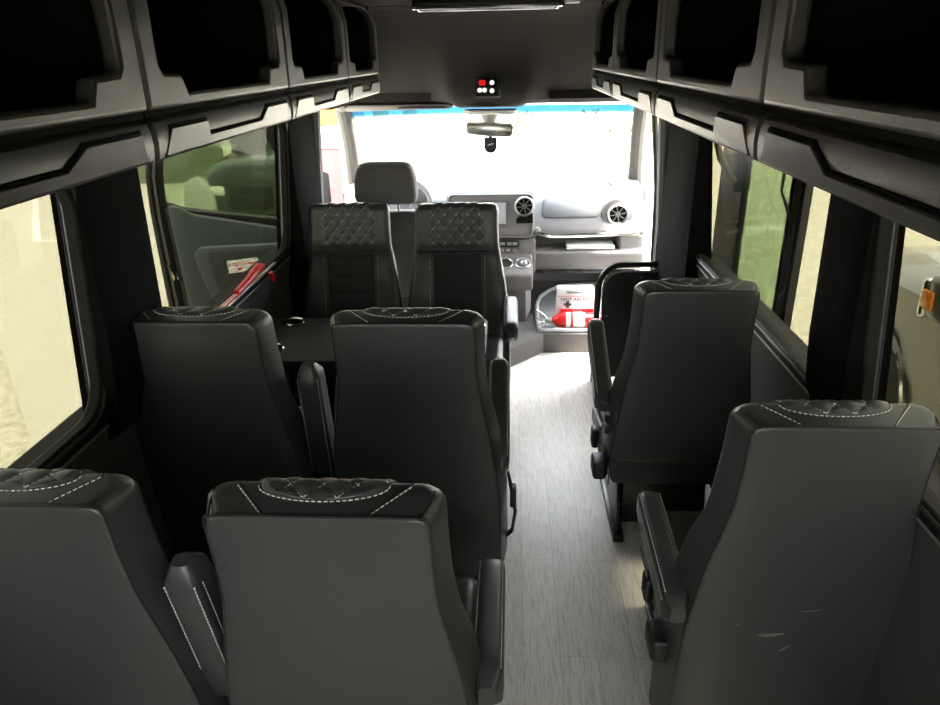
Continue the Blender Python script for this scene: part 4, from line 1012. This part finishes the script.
# grey bollard, red/white barrier, orange panel, low wall
bm = bmesh.new(); lathe(bm, [(0, 0), (0.145, 0), (0.15, 0.05), (0.15, 1.12), (0.135, 1.24), (0.10, 1.32), (0.05, 1.365), (0, 1.375)], Matrix.Identity(4), 24)
o = obj('bollard', bm, mat('bollard_grey', (0.48, 0.48, 0.44), 0.6)); o.location = (-3.13, 7.0, GZ); tag(o, 'pale grey round-topped bollard seen through the driver door glass', 'bollard')
t = thing('barrier_post', 'red and white barrier post with orange top outside the driver doorway', 'post', (-1.815, 7.1, GZ))
bm = bmesh.new(); box(bm, -0.16, 0.16, -0.1, 0.1, 0, 1.62, 0.03); obj('red_post', bm, mat('faded_red', (0.30, 0.035, 0.035), 0.6), t)
bm = bmesh.new(); box(bm, -0.165, 0.165, -0.105, 0.105, 1.62, 1.83, 0.02); obj('white_band', bm, WHITE, t)
bm = bmesh.new(); box(bm, -0.165, 0.165, -0.105, 0.105, 1.83, 2.2, 0.03); obj('orange_top', bm, mat('orange_plastic', (0.55, 0.18, 0.02), 0.6), t)
bm = bmesh.new(); box(bm, -0.35, 0.35, -0.02, 0.02, 0.0, 0.75, 0.01); o = obj('red_sign', bm, RED); o.location = (-5.0, 12.2, GZ+1.15); tag(o, 'red sign board beyond the dark car, seen through driver door glass', 'sign')
o.data.materials[0] = bpy.data.materials['faded_red']
bm = bmesh.new(); box(bm, -14, -6.2, 15.0, 15.4, GZ, GZ+1.9); tag(obj('garden_wall', bm, mat('green_grey_wall', (0.22, 0.24, 0.17), 0.9), smooth=0), 'low grey-green wall beyond the open driver door', 'wall')

# ------------------------------------------------------------------ light
w = bpy.data.worlds.new('World'); sc.world = w; w.use_nodes = True
nt = w.node_tree; bg = nt.nodes['Background']
sky = nt.nodes.new('ShaderNodeTexSky'); sky.sky_type = 'HOSEK_WILKIE'; sky.turbidity = 6; sky.ground_albedo = 0.5
sd = Vector((0.35, -0.06, 1.2)).normalized(); sky.sun_direction = sd
hs = nt.nodes.new('ShaderNodeHueSaturation'); hs.inputs['Saturation'].default_value = 0.12
nt.links.new(sky.outputs[0], hs.inputs['Color']); nt.links.new(hs.outputs[0], bg.inputs['Color'])
bg.inputs['Strength'].default_value = 3.2
L = bpy.data.lights.new('sun', 'SUN'); L.energy = 1.0; L.angle = R(6.0); L.color = (1.0, 0.96, 0.90)
o = bpy.data.objects.new('sun', L); COL.objects.link(o); o.rotation_euler = sd.to_track_quat('Z', 'Y').to_euler()

# ------------------------------------------------------------------ camera
cam = bpy.data.cameras.new('camera'); cam.sensor_width = 36; cam.lens = 706/940*36; cam.clip_start = 0.02; cam.clip_end = 300
co = bpy.data.objects.new('camera', cam); COL.objects.link(co); sc.camera = co
rx = Vector((0.99837346, 0.05335859, -0.02008219)); uy = Vector((-0.00238861, 0.39107942, 0.92035384)); fw = Vector((-0.05696251, 0.91880888, -0.39057076))
m = Matrix(((rx.x, uy.x, -fw.x, 0), (rx.y, uy.y, -fw.y, 0), (rx.z, uy.z, -fw.z, 1.75), (0, 0, 0, 1)))
co.matrix_world = m
vs = sc.view_settings; vs.view_transform = 'Standard'; vs.look = 'None'; vs.gamma = 1; vs.use_curve_mapping = False
vs.exposure = 4.8
sc.cycles.transparent_max_bounces = 24; sc.cycles.max_bounces = 10; sc.cycles.diffuse_bounces = 6
